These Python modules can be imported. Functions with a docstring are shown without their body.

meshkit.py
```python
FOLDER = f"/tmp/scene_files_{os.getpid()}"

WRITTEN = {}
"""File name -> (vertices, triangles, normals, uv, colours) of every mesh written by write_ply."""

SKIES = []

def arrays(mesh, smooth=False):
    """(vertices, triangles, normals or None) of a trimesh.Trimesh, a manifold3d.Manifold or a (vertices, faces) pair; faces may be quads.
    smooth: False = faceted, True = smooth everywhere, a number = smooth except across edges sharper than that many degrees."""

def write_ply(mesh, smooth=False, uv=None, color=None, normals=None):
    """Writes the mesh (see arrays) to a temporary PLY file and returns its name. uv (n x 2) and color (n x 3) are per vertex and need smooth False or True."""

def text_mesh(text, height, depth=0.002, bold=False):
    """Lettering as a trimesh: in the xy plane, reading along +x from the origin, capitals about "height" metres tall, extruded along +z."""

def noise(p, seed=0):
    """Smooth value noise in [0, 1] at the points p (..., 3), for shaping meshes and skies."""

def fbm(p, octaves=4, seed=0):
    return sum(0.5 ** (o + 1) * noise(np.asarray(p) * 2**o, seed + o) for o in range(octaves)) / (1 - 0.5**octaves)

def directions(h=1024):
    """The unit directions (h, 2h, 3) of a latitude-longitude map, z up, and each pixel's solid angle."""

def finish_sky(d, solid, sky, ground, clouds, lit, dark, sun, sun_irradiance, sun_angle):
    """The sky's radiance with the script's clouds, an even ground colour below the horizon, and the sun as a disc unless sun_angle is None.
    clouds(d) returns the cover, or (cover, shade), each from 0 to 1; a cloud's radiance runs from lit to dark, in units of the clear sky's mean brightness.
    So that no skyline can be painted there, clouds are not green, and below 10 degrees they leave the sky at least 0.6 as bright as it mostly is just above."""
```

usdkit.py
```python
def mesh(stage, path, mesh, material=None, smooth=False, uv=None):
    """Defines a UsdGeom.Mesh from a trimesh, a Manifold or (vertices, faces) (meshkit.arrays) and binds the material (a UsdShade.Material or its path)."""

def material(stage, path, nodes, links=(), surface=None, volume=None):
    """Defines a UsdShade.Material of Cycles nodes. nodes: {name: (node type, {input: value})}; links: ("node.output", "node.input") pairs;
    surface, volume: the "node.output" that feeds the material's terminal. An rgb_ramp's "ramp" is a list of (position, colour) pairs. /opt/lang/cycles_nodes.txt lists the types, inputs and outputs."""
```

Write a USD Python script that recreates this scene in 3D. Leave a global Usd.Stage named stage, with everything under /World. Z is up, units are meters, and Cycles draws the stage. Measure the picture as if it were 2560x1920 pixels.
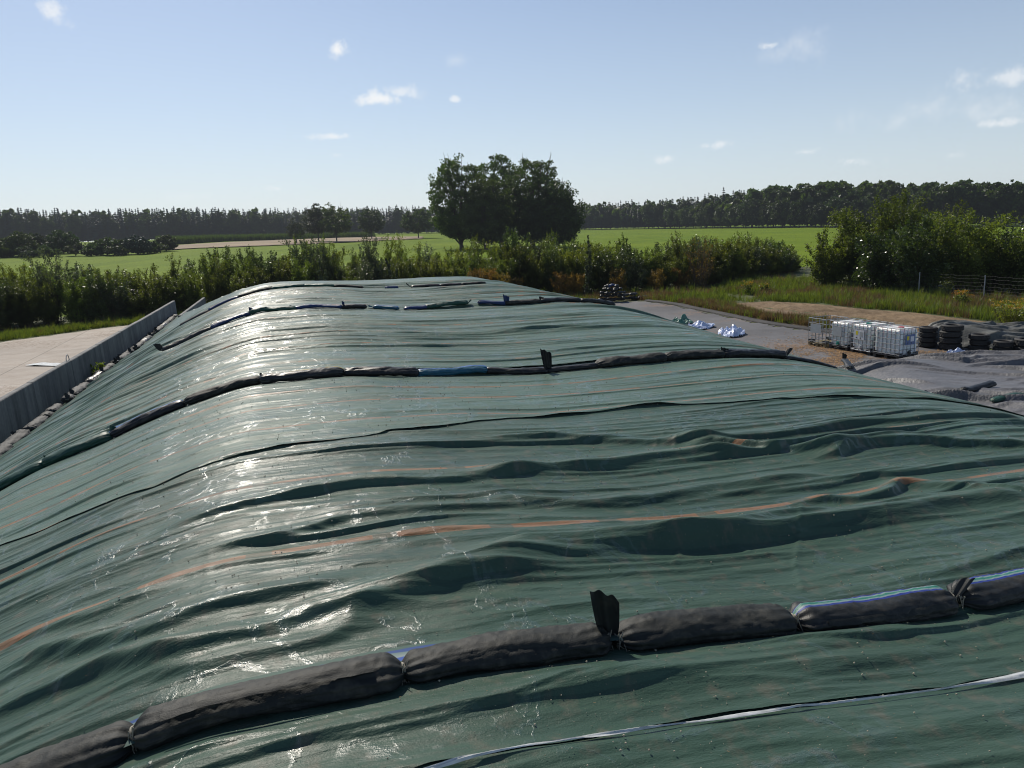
import math, random
import numpy as np, trimesh, usdkit, meshkit
from pxr import Usd, UsdGeom, UsdLux, UsdShade, Gf, Sdf, Vt
from scipy.interpolate import PchipInterpolator

stage = Usd.Stage.CreateInMemory()
UsdGeom.SetStageUpAxis(stage, UsdGeom.Tokens.z)
UsdGeom.SetStageMetersPerUnit(stage, 1.0)
UsdGeom.Xform.Define(stage, '/World')
UsdGeom.Scope.Define(stage, '/World/Looks')

# ------------------------------------------------------------------ camera, sky, sun, exposure
CAM_H, PITCH, ROLL, FPX = 5.5, math.radians(11.5), math.radians(2.2), 1950.0
EXPOSURE = 0.0
SUN_AZ, SUN_EL = math.radians(-27.0), math.radians(43.0)
SKY_STRENGTH, SUN_INTENSITY = 0.095, 1.15

fw = np.array([0, math.cos(PITCH), -math.sin(PITCH)])
r0 = np.array([1.0, 0, 0])
u0 = np.cross(r0, fw)
upv = u0 * math.cos(ROLL) + r0 * math.sin(ROLL)
rtv = r0 * math.cos(ROLL) - u0 * math.sin(ROLL)
CAM = np.array([0, 0, CAM_H])

cam = UsdGeom.Camera.Define(stage, '/World/camera')
m = Gf.Matrix4d(*rtv, 0, *upv, 0, *(-fw), 0, *CAM, 1)
cam.AddTransformOp().Set(m)
cam.CreateHorizontalApertureAttr(36.0)
cam.CreateVerticalApertureAttr(27.0)
cam.CreateFocalLengthAttr(36.0 * FPX / 2560)
cam.CreateClippingRangeAttr(Gf.Vec2f(0.1, 20000))
cam.CreateExposureAttr(EXPOSURE)

sun_dir = np.array([math.sin(SUN_AZ) * math.cos(SUN_EL), math.cos(SUN_AZ) * math.cos(SUN_EL), math.sin(SUN_EL)])


def ray(x, y):
    return fw + rtv * (x - 1280) / FPX - upv * (y - 960) / FPX


def sky_material():
    nodes = {'sky': ('sky_texture', {'sky_type': 'single_scattering', 'sun_disc': False, 'sun_elevation': SUN_EL, 'sun_rotation': math.atan2(sun_dir[0], sun_dir[1]),
                                     'air_density': 0.85, 'aerosol_density': 0.55, 'ozone_density': 4.0, 'altitude': 60.0}),
             'tc': ('texture_coordinate', {}),
             'nw': ('noise_texture', {'scale': 30.0, 'detail': 5.0, 'roughness': 0.62})}
    links = [('tc.generated', 'nw.vector')]
    # cumulus puffs of this sky: direction, half sizes (radians), density
    puffs = [(845, 127, .022, .013, .95), (948, 247, .042, .010, .95), (1005, 230, .030, .012, .6), (130, 30, .018, .018, .7),
             (1140, 249, .010, .005, .7), (835, 341, .034, .006, .75), (842, 388, .012, .004, .5),
             (690, 470, .018, .007, .75), (470, 492, .034, .010, .5), (1768, 365, .028, .009, .8), (1668, 397, .026, .008, .6),
             (2015, 380, .020, .007, .6), (2130, 402, .038, .010, .65), (2380, 388, .016, .007, .5),
             (1920, 114, .028, .007, .75), (1960, 130, .070, .026, .38), (2505, 197, .060, .016, .62), (2500, 310, .036, .009, .75),
             (2400, 275, .140, .026, .42), (1140, 150, .030, .012, .35)]
    rngp = random.Random(5)
    dirs = []
    for (x, y, a, b, dn) in puffs:
        d = ray(x, y); d = d / np.linalg.norm(d)
        dirs.append((math.atan2(d[0], d[1]), math.asin(d[2]), a * 0.72, b * 0.72, dn))
    for k in range(5):   # the same scattered fair weather puffs over the rest of the sky
        dirs.append((math.radians(rngp.uniform(50, 310)), math.radians(rngp.uniform(5, 32)), rngp.uniform(.025, .05), rngp.uniform(.008, .016), rngp.uniform(.5, .9)))
    nodes['nsum'] = ('math', {'math_type': 'multiply_add', 'value2': 4.2, 'value3': -2.1})
    links.append(('nw.fac', 'nsum.value1'))
    last = None
    for i, (az, el, a, b, dn) in enumerate(dirs):
        c = (math.sin(az) * math.cos(el), math.cos(az) * math.cos(el), math.sin(el))
        nodes[f's{i}'] = ('mapping', {'mapping_type': 'texture', 'location': c, 'rotation': (el, 0.0, -az), 'scale': (a, 0.3, b)})
        nodes[f'l{i}'] = ('vector_math', {'math_type': 'length'})
        nodes[f'q{i}'] = ('math', {'math_type': 'subtract'})
        nodes[f'm{i}'] = ('map_range', {'range_type': 'smoothstep', 'from_min': 1.1, 'from_max': -.15 if dn > .55 else -.9, 'to_min': 0.0, 'to_max': dn, 'clamp': True})
        links += [('tc.generated', f's{i}.vector'), (f's{i}.vector', f'l{i}.vector1'),
                  (f'l{i}.value', f'q{i}.value1'), ('nsum.value', f'q{i}.value2'), (f'q{i}.value', f'm{i}.value')]
        if last is None:
            last = f'm{i}.result'
        else:
            nodes[f'k{i}'] = ('math', {'math_type': 'maximum'})
            links += [(last, f'k{i}.value1'), (f'm{i}.result', f'k{i}.value2')]
            last = f'k{i}.value'
    # pale late summer haze towards the horizon, the same all round
    nodes['sz'] = ('separate_xyz', {})
    nodes['hz'] = ('rgb_ramp', {'ramp': [(0.0, (.75,) * 3), (.06, (.62,) * 3), (.14, (.42,) * 3), (.30, (.17,) * 3), (.6, (.04,) * 3), (1.0, (.02,) * 3)]})
    nodes['hm'] = ('mix', {'color2': HAZE_SKY})
    nodes['cl'] = ('mix', {'color2': CLOUD})
    nodes['bg'] = ('background_shader', {'strength': SKY_STRENGTH})
    links += [('tc.generated', 'sz.vector'), ('sz.z', 'hz.fac'), ('hz.color', 'hm.fac'), ('sky.color', 'hm.color1'), ('hm.color', 'cl.color1'), (last, 'cl.fac'), ('cl.color', 'bg.color')]
    return usdkit.material(stage, '/World/Looks/sky', nodes, links, surface='bg.background')


CLOUD = (9.6, 9.8, 10.0)
HAZE_SKY = (7.4, 8.2, 8.7)
dome = UsdLux.DomeLight.Define(stage, '/World/sky')
UsdShade.MaterialBindingAPI.Apply(dome.GetPrim()).Bind(sky_material())
dome.GetPrim().SetCustomDataByKey('kind', 'structure')
sun = UsdLux.DistantLight.Define(stage, '/World/sun')
sun.CreateNormalizeAttr(True)
sun.CreateIntensityAttr(SUN_INTENSITY)
sun.CreateAngleAttr(0.5)
sun.CreateColorAttr(Gf.Vec3f(1.0, 0.93, 0.82))
zax = sun_dir; xax = np.cross([0, 0, 1.0], zax); xax /= np.linalg.norm(xax); yax = np.cross(zax, xax)
sun.AddTransformOp().Set(Gf.Matrix4d(*xax, 0, *yax, 0, *zax, 0, 0, 0, 0, 1))

HAZE_DENSITY = 0.0001
# ------------------------------------------------------------------ helpers
AX = math.radians(-16)                       # axis of the covered clamp
U = np.array([math.sin(AX), math.cos(AX)])
V = np.array([math.cos(AX), -math.sin(AX)])


def xy(u, v):
    u, v = np.asarray(u, float), np.asarray(v, float)
    return np.stack([u * U[0] + v * V[0], u * U[1] + v * V[1]], -1)


def to_uv(p):
    p = np.asarray(p, float)
    return p[..., 0] * U[0] + p[..., 1] * U[1], p[..., 0] * V[0] + p[..., 1] * V[1]


used = {}


def numbered(path):
    n = used.get(path, 0)
    used[path] = n + 1
    return path if n == 0 else f'{path}_{n:03d}'


def tag(p, label=None, cat=None, group=None, kind=None):
    p = p.GetPrim() if hasattr(p, 'GetPrim') else p
    for k, val in (('label', label), ('category', cat), ('group', group), ('kind', kind)):
        if val:
            p.SetCustomDataByKey(k, val)
    return p


def place(x, loc=(0, 0, 0), rotz=0, scale=1.0):
    x.AddTranslateOp().Set(Gf.Vec3d(*map(float, loc)))
    x.AddRotateZOp().Set(float(math.degrees(rotz)))
    s = (scale,) * 3 if np.ndim(scale) == 0 else scale
    x.AddScaleOp().Set(Gf.Vec3f(*map(float, s)))


def thing(name, label, cat, loc=(0, 0, 0), rotz=0, scale=1.0, group=None):
    x = UsdGeom.Xform.Define(stage, numbered('/World/' + name))
    place(x, loc, rotz, scale)
    return tag(x, label, cat, group)


def obj(name, mesh, mat, parent=None, smooth=False, uv=None, **kw):
    path = numbered((parent.GetPath().pathString if parent else '/World') + '/' + name)
    q = usdkit.mesh(stage, path, mesh, mat, smooth=smooth, uv=uv)
    return tag(q, **kw) if kw else q.GetPrim()


def dup(root, label, loc, rotz=0, scale=1.0, group=None, cat=None):
    base = root.GetName()
    if base[-4:-3] == '_' and base[-3:].isdigit():
        base = base[:-4]
    x = UsdGeom.Xform.Define(stage, numbered('/World/' + base))
    x.GetPrim().GetReferences().AddInternalReference(root.GetPath())
    x.GetPrim().SetInstanceable(True)
    for op, val in (('xformOp:translate', Gf.Vec3d(*map(float, loc))), ('xformOp:rotateZ', float(math.degrees(rotz))),
                    ('xformOp:scale', Gf.Vec3f(*map(float, (scale,) * 3 if np.ndim(scale) == 0 else scale)))):
        x.GetPrim().GetAttribute(op).Set(val)
    return tag(x, label, cat or root.GetCustomDataByKey('category'), group or root.GetCustomDataByKey('group'))


def cat_(ms):
    ms = [q for q in ms if q is not None]
    vs, fs, o = [], [], 0
    for q in ms:
        v, f = (np.asarray(q.vertices), np.asarray(q.faces)) if hasattr(q, 'vertices') else q
        vs.append(v); fs.append(np.asarray(f) + o); o += len(v)
    return np.vstack(vs), np.vstack(fs)


def box(cx, cy, cz, sx, sy, sz):
    b = trimesh.creation.box((sx, sy, sz)); b.apply_translation((cx, cy, cz)); return b


def tube(pts, rad, n=6, cap=True):
    """A tube along points; rad a number or one per point."""
    p = np.asarray(pts, float); k = len(p)
    rad = np.broadcast_to(np.asarray(rad, float), (k,))
    t = np.gradient(p, axis=0); t /= np.linalg.norm(t, axis=1, keepdims=True) + 1e-12
    ref = np.array([0, 0, 1.0]) if abs(t[0][2]) < 0.9 else np.array([1.0, 0, 0])
    a = np.cross(t, ref); a /= np.linalg.norm(a, axis=1, keepdims=True) + 1e-12
    b = np.cross(a, t)
    th = np.linspace(0, 2 * np.pi, n, endpoint=False)
    v = p[:, None] + rad[:, None, None] * (np.cos(th)[None, :, None] * a[:, None] + np.sin(th)[None, :, None] * b[:, None])
    v = v.reshape(-1, 3)
    f = []
    i, j = np.meshgrid(np.arange(k - 1), np.arange(n), indexing='ij')
    A, B, Cc, D = i * n + j, i * n + (j + 1) % n, (i + 1) * n + (j + 1) % n, (i + 1) * n + j
    f = np.vstack([np.stack([A, B, Cc], -1).reshape(-1, 3), np.stack([A, Cc, D], -1).reshape(-1, 3)])
    if cap:
        v = np.vstack([v, p[0], p[-1]])
        j = np.arange(n)
        f = np.vstack([f, np.stack([np.full(n, k * n), (j + 1) % n, j], -1), np.stack([np.full(n, k * n + 1), (k - 1) * n + j, (k - 1) * n + (j + 1) % n], -1)])
    return v, f


def grid_faces(n, mm):
    i, j = np.meshgrid(np.arange(n - 1), np.arange(mm - 1), indexing='ij')
    a, b, c, d = i * mm + j, i * mm + j + 1, (i + 1) * mm + j + 1, (i + 1) * mm + j
    return np.vstack([np.stack([a, b, c], -1).reshape(-1, 3), np.stack([a, c, d], -1).reshape(-1, 3)])


def up_facing(v, f):
    n = np.cross(v[f[:, 1]] - v[f[:, 0]], v[f[:, 2]] - v[f[:, 0]])
    return f[:, ::-1] if n[:, 2].sum() < 0 else f


def smoothstep(a, b, x):
    t = np.clip((np.asarray(x, float) - a) / (b - a), 0, 1)
    return t * t * (3 - 2 * t)


# ------------------------------------------------------------------ materials
def mat(name, nodes, links, surface='p.BSDF', volume=None):
    return usdkit.material(stage, '/World/Looks/' + name, nodes, links, surface=surface, volume=volume)


def plain(name, col, rough=0.6, metal=0.0, var=0.15, scale=8.0, bump=0.0, spec=0.5, col2=None):
    c2 = col2 or tuple(x * (1 - var) for x in col)
    c1 = tuple(min(1, x * (1 + var)) for x in col) if col2 is None else col
    nodes = {'g': ('geometry', {}), 'n': ('noise_texture', {'scale': scale, 'detail': 5.0, 'roughness': 0.6}),
             'r': ('rgb_ramp', {'ramp': [(0.3, c2), (0.7, c1)]}),
             'p': ('principled_bsdf', {'roughness': rough, 'metallic': metal, 'specular_ior_level': spec})}
    links = [('g.position', 'n.vector'), ('n.fac', 'r.fac'), ('r.color', 'p.base_color')]
    if bump:
        nodes['b'] = ('bump', {'distance': bump, 'strength': 0.8})
        links += [('n.fac', 'b.height'), ('b.normal', 'p.normal')]
    return mat(name, nodes, links)


def leafmat(name, dark, light, trans, rough=0.5, tmix=0.45, dry=None):
    nodes = {'g': ('geometry', {}), 'o': ('object_info', {}),
             'r': ('rgb_ramp', {'ramp': [(0.0, dark), (0.75, light), (1.0, dry or light)]}),
             'h': ('hsv', {'saturation': 1.0}),
             'om': ('map_range', {'to_min': 0.65, 'to_max': 1.35}), 'of': ('math', {'math_type': 'multiply', 'value2': 7.31}), 'og': ('math', {'math_type': 'fraction'}), 'ou': ('map_range', {'to_min': 0.475, 'to_max': 0.51}),
             't': ('mix', {'mix_type': 'multiply', 'fac': 1.0, 'color2': trans}),
             'p': ('principled_bsdf', {'roughness': rough, 'specular_ior_level': 0.5}),
             'tr': ('translucent_bsdf', {}), 'mx': ('mix_closure', {'fac': tmix})}
    links = [('g.random_per_island', 'r.fac'), ('o.random', 'of.value1'), ('of.value', 'og.value1'), ('og.value', 'ou.value'), ('o.random', 'om.value'), ('om.result', 'h.value'), ('ou.result', 'h.hue'), ('r.color', 'h.color'), ('h.color', 'p.base_color'),
             ('h.color', 't.color1'), ('t.color', 'tr.color'), ('p.BSDF', 'mx.closure1'), ('tr.BSDF', 'mx.closure2')]
    return mat(name, nodes, links, surface='mx.closure')


def net_material(name, lines, period, duty, hw, spacing=None, green=(0.038, 0.072, 0.052)):
    """Woven green protective net: orange yarn dashes, dust, worn shiny spots."""
    N = {'tc': ('texture_coordinate', {}), 'sx': ('separate_xyz', {}), 'g': ('geometry', {}),
         'mp': ('mapping', {'scale': (1.0, 0.35, 1.0)}),
         'n1': ('noise_texture', {'scale': 1.3, 'detail': 6.0, 'roughness': 0.62}),
         'n2': ('noise_texture', {'scale': 7.0, 'detail': 4.0, 'roughness': 0.6}),
         'n3': ('noise_texture', {'scale': 90.0, 'detail': 2.0, 'roughness': 0.6}),
         'nc': ('noise_texture', {'scale': 2.1, 'detail': 4.0, 'roughness': 0.55, 'distortion': 0.6}),
         'nm': ('noise_texture', {'scale': 0.9, 'detail': 2.0}),
         'r1': ('rgb_ramp', {'ramp': [(0.25, tuple(c * 0.80 for c in green)), (0.75, tuple(c * 1.25 for c in green))]}),
         'dr': ('map_range', {'range_type': 'smoothstep', 'from_min': 0.50, 'from_max': 0.74, 'to_max': 0.62, 'clamp': True}),
         'dust': ('mix', {'color2': (0.11, 0.10, 0.075)}),
         'sp': ('map_range', {'range_type': 'smoothstep', 'from_min': 0.66, 'from_max': 0.74, 'to_max': 0.5, 'clamp': True}),
         'spk': ('mix', {'color2': (0.20, 0.18, 0.14)}),
         'c1': ('math', {'math_type': 'subtract', 'value2': 0.5}), 'c2': ('math', {'math_type': 'absolute'}),
         'c3': ('map_range', {'range_type': 'smoothstep', 'from_min': 0.008, 'from_max': 0.030, 'to_min': 0.9, 'to_max': 0.0, 'clamp': True}),
         'cm': ('map_range', {'range_type': 'smoothstep', 'from_min': 0.42, 'from_max': 0.58, 'clamp': True}),
         'ck': ('math', {'math_type': 'multiply'}),
         'nr': ('noise_texture', {'scale': 3.2, 'detail': 5.0, 'roughness': .65, 'distortion': .8}), 'rp': ('map_range', {'range_type': 'smoothstep', 'from_min': .40, 'from_max': .62, 'to_min': .50, 'to_max': .34, 'clamp': True}), 'sl': ('map_range', {'to_min': .15, 'to_max': .6, 'clamp': True}),
         'rr': ('mix_float', {'b': 0.22}),
         'mb': ('mapping', {'scale': (1.0, 0.25, 1.0)}),
         'nb': ('noise_texture', {'scale': 14.0, 'detail': 5.0, 'roughness': 0.6}),
         'hb': ('math', {'math_type': 'multiply_add', 'value2': 0.12}),
         'ng': ('noise_texture', {'scale': 150.0, 'detail': 1.0}), 'gk': ('math', {'math_type': 'multiply'}), 'gm': ('math', {'math_type': 'multiply_add', 'value2': 0.20}),
         'b': ('bump', {'distance': 0.022, 'strength': 0.6}),
         'p': ('principled_bsdf', {'roughness': 0.45, 'specular_ior_level': 0.30, 'sheen_weight': 0.10, 'sheen_roughness': 0.35, 'sheen_tint': (.75, 1.0, .88)})}
    L = [('tc.UV', 'sx.vector'), ('tc.UV', 'mp.vector'), ('mp.vector', 'n1.vector'), ('tc.UV', 'n2.vector'), ('tc.UV', 'n3.vector'), ('tc.UV', 'nc.vector'), ('tc.UV', 'nm.vector'),
         ('n1.fac', 'r1.fac'), ('n2.fac', 'dr.value'), ('r1.color', 'dust.color1'), ('dr.result', 'dust.fac'), ('n3.fac', 'sp.value'), ('dust.color', 'spk.color1'), ('sp.result', 'spk.fac'),
         ('nc.fac', 'c1.value1'), ('c1.value', 'c2.value1'), ('c2.value', 'c3.value'), ('nm.fac', 'cm.value'), ('c3.result', 'ck.value1'), ('cm.result', 'ck.value2'),
         ('mp.vector', 'nr.vector'), ('nr.fac', 'rp.value'), ('rp.result', 'rr.a'), ('ck.value', 'rr.fac'), ('rr.result', 'p.roughness'), ('ck.value', 'sl.value'), ('sl.result', 'p.specular_ior_level'), ('tc.UV', 'mb.vector'), ('mb.vector', 'nb.vector'),
         ('n3.fac', 'hb.value1'), ('nb.fac', 'hb.value3'), ('tc.UV', 'ng.vector'), ('ng.fac', 'gk.value1'), ('ck.value', 'gk.value2'), ('gk.value', 'gm.value1'), ('hb.value', 'gm.value3'), ('gm.value', 'b.height'), ('b.normal', 'p.normal')]
    # dashes
    N['ph'] = ('math', {'math_type': 'divide', 'value2': period})
    N['fr'] = ('math', {'math_type': 'fraction'})
    N['du'] = ('math', {'math_type': 'less_than', 'value2': duty})
    L += [('ph.value', 'fr.value1'), ('fr.value', 'du.value1')]
    if spacing:
        N['ls'] = ('math', {'math_type': 'divide', 'value2': spacing})
        N['lf'] = ('math', {'math_type': 'fraction'})
        N['lm'] = ('math', {'math_type': 'subtract', 'value2': 0.5})
        N['la'] = ('math', {'math_type': 'absolute'})
        N['lt'] = ('math', {'math_type': 'less_than', 'value2': hw / spacing})
        N['fl'] = ('math', {'math_type': 'floor'})
        N['sh'] = ('math', {'math_type': 'multiply_add', 'value2': 0.31})
        L += [('sx.x', 'ls.value1'), ('ls.value', 'lf.value1'), ('lf.value', 'lm.value1'), ('lm.value', 'la.value1'), ('la.value', 'lt.value1'),
              ('ls.value', 'fl.value1'), ('fl.value', 'sh.value1'), ('sx.y', 'sh.value3'), ('sh.value', 'ph.value1')]
        line = 'lt.value'
    else:
        line = None
        N['sh'] = ('math', {'math_type': 'add', 'value2': 100.0})
        L += [('sx.y', 'sh.value1'), ('sh.value', 'ph.value1')]
        for i, (uc, w) in enumerate(lines):
            N[f'ld{i}'] = ('math', {'math_type': 'subtract', 'value2': uc})
            N[f'lb{i}'] = ('math', {'math_type': 'absolute'})
            N[f'lt{i}'] = ('math', {'math_type': 'less_than', 'value2': w})
            L += [('sx.x', f'ld{i}.value1'), (f'ld{i}.value', f'lb{i}.value1'), (f'lb{i}.value', f'lt{i}.value1')]
            if line:
                N[f'lx{i}'] = ('math', {'math_type': 'maximum'})
                L += [(line, f'lx{i}.value1'), (f'lt{i}.value', f'lx{i}.value2')]
                line = f'lx{i}.value'
            else:
                line = f'lt{i}.value'
    N['dq'] = ('math', {'math_type': 'multiply_add', 'value2': .72, 'value3': .28})
    N['da'] = ('math', {'math_type': 'multiply'})
    N['df'] = ('math', {'math_type': 'multiply'}); N['dw'] = ('map_range', {'from_min': .3, 'from_max': .62, 'to_min': .95, 'to_max': .6, 'clamp': True})
    N['or'] = ('mix', {'color2': (0.24, 0.115, 0.055)})
    L += [(line, 'da.value1'), ('du.value', 'dq.value1'), ('dq.value', 'da.value2'), ('da.value', 'df.value1'), ('n2.fac', 'dw.value'), ('dw.result', 'df.value2'), ('df.value', 'or.fac'), ('spk.color', 'or.color1'), ('or.color', 'p.base_color')]
    return mat(name, N, L)


M = {}
M['net_a'] = net_material('net_a', [(5.30, .042), (6.86, .035)], .86, .80, .04)
M['net_b'] = net_material('net_b', [(8.02, .03), (8.95, .03), (9.95, .028), (10.75, .025)], .92, .86, .03, green=(.062, .106, .078))
M['net_c'] = net_material('net_c', [], .73, .24, .03, spacing=1.36, green=(.062, .106, .078))
M['net_d'] = net_material('net_d', [(-50, .01)], 1.0, .5, .01)


def bagmat(name, col, dust=(0.10, 0.09, 0.07), stripes=None, rough=0.5, dusty=0.5):
    N = {'g': ('geometry', {}), 'n': ('noise_texture', {'scale': 9.0, 'detail': 6.0, 'roughness': 0.65}), 'n2': ('noise_texture', {'scale': 140.0, 'detail': 2.0}),
         'd': ('map_range', {'range_type': 'smoothstep', 'from_min': 0.45, 'from_max': 0.75, 'to_max': dusty, 'clamp': True}),
         'mx': ('mix', {'color1': col, 'color2': dust}), 'b': ('bump', {'distance': 0.003, 'strength': 0.5}),
         'p': ('principled_bsdf', {'roughness': rough, 'specular_ior_level': .3})}
    L = [('g.position', 'n.vector'), ('g.position', 'n2.vector'), ('n.fac', 'd.value'), ('d.result', 'mx.fac'), ('n2.fac', 'b.height'), ('b.normal', 'p.normal')]
    out = 'mx.color'
    if stripes:
        N['tc'] = ('texture_coordinate', {}); N['sx'] = ('separate_xyz', {})
        L += [('tc.UV', 'sx.vector')]
        for i, (c0, w, cc) in enumerate(stripes):
            N[f'a{i}'] = ('math', {'math_type': 'subtract', 'value2': c0}); N[f'b{i}'] = ('math', {'math_type': 'absolute'}); N[f'c{i}'] = ('math', {'math_type': 'less_than', 'value2': w})
            N[f'm{i}'] = ('mix', {'color2': cc})
            L += [('sx.y', f'a{i}.value1'), (f'a{i}.value', f'b{i}.value1'), (f'b{i}.value', f'c{i}.value1'), (f'c{i}.value', f'm{i}.fac'), (out, f'm{i}.color1')]
            out = f'm{i}.color'
    L.append((out, 'p.base_color'))
    return mat(name, N, L)


M['bag_charcoal'] = bagmat('bag_charcoal', (0.011, 0.0135, 0.0125), dust=(0.072, 0.068, 0.052), dusty=.6, rough=.65)
M['bag_black'] = bagmat('bag_black', (0.009, 0.010, 0.0105), dusty=.25, rough=.4)
M['bag_blue'] = bagmat('bag_blue', (0.012, 0.032, 0.10), dusty=.2, rough=.4)
M['bag_bright_blue'] = bagmat('bag_bright_blue', (0.010, 0.075, 0.12), dusty=.2, rough=.4, stripes=[(.27, .05, (0.015, 0.08, 0.30))])
M['bag_green'] = bagmat('bag_green', (0.014, 0.058, 0.042), dusty=.2, rough=.5)
M['bag_grey'] = bagmat('bag_grey', (0.042, 0.045, 0.047), dusty=.5, dust=(.08, .074, .06), rough=.7)
M['bag_yellow'] = bagmat('bag_yellow', (0.016, 0.018, 0.018), dusty=.2, rough=.4, stripes=[(.30, .045, (0.35, 0.25, 0.02))])
M['bag_striped'] = bagmat('bag_striped', (0.014, 0.016, 0.016), dusty=.45, dust=(.07, .062, .048), stripes=[(.290, .052, (0.014, 0.030, 0.19)), (.290, .030, (0.15, 0.22, 0.22)), (.290, .013, (0.018, 0.14, 0.10))])
M['bag_black_blue'] = bagmat('bag_black_blue', (0.010, 0.012, 0.014), dusty=.2, rough=.4, stripes=[(.30, .06, (0.015, 0.11, 0.32))])
M['tie'] = plain('tie', (0.25, 0.23, 0.18), .7)
M['edge_strip'] = None

# ------------------------------------------------------------------ terrain
AZ_T = np.radians([-180, -60, -33, -20, 5, 12, 21, 31, 60, 180])
Z_T = np.array([3.0, 5.5, 5.5, 3.9, 0.4, -0.6, -0.7, -3.0, -3.0, 3.0])


def terrain(x, y):
    az, d = np.arctan2(x, y), np.hypot(x, y)
    return np.interp(az, AZ_T, Z_T) * smoothstep(75, 400, d) - 0.02 * (1 - smoothstep(60, 75, d))


def ground_at(px, py):
    """The point of the terrain seen at a pixel of the photograph."""
    d = ray(px, py); d = d / np.hypot(d[0], d[1])
    t = np.concatenate([np.arange(5, 120, .1), np.arange(120, 900, .5)])
    p = CAM + d * t[:, None]
    h = p[:, 2] - terrain(p[:, 0], p[:, 1])
    i = np.argmax(h < 0) if (h < 0).any() else len(t) - 1
    return np.array([p[i, 0], p[i, 1], terrain(p[i, 0], p[i, 1])])


def height_at(px, py, dist):
    d = ray(px, py); return CAM_H + d[2] / np.hypot(d[0], d[1]) * dist


radii = np.concatenate([np.arange(0, 80, 2.0), 80 * 1.05 ** np.arange(0, 71)])
ang = np.radians(np.arange(0, 361, 1.5))
RR, AA = np.meshgrid(radii, ang, indexing='ij')
gx, gy = RR * np.sin(AA), RR * np.cos(AA)
gv = np.stack([gx, gy, terrain(gx, gy)], -1).reshape(-1, 3)
gf = up_facing(gv, grid_faces(len(radii), len(ang)))
M['field'] = mat('field', {
    'g': ('geometry', {}), 'n': ('noise_texture', {'scale': 0.03, 'detail': 6.0, 'roughness': .6}), 'n2': ('noise_texture', {'scale': 1.2, 'detail': 6.0, 'roughness': .7}),
    'm': ('mapping', {'scale': (1.0, 0.08, 1.0), 'rotation': (0, 0, 0.5)}), 'n3': ('noise_texture', {'scale': 0.35, 'detail': 3.0}),
    'r': ('rgb_ramp', {'ramp': [(0.3, (0.100, 0.160, 0.010)), (0.7, (0.150, 0.205, 0.014))]}),
    'r2': ('rgb_ramp', {'ramp': [(0.3, (0.75, 0.75, 0.75)), (0.7, (1.15, 1.15, 1.15))]}), 'r3': ('rgb_ramp', {'ramp': [(0.35, (0.88, 0.9, 0.9)), (0.65, (1.08, 1.06, 1.0))]}),
    'x': ('mix', {'mix_type': 'multiply', 'fac': 1.0}), 'x2': ('mix', {'mix_type': 'multiply', 'fac': 1.0}), 'b': ('bump', {'distance': .15, 'strength': .6}),
    'p': ('principled_bsdf', {'roughness': 0.8, 'specular_ior_level': 0.03})},
    [('g.position', 'n.vector'), ('g.position', 'n2.vector'), ('g.position', 'm.vector'), ('m.vector', 'n3.vector'), ('n.fac', 'r.fac'), ('n2.fac', 'r2.fac'), ('n3.fac', 'r3.fac'),
     ('r.color', 'x.color1'), ('r2.color', 'x.color2'), ('x.color', 'x2.color1'), ('r3.color', 'x2.color2'), ('x2.color', 'p.base_color'), ('n2.fac', 'b.height'), ('b.normal', 'p.normal')])
obj('field', (gv, gf), M['field'], smooth=True, kind='structure')


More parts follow.
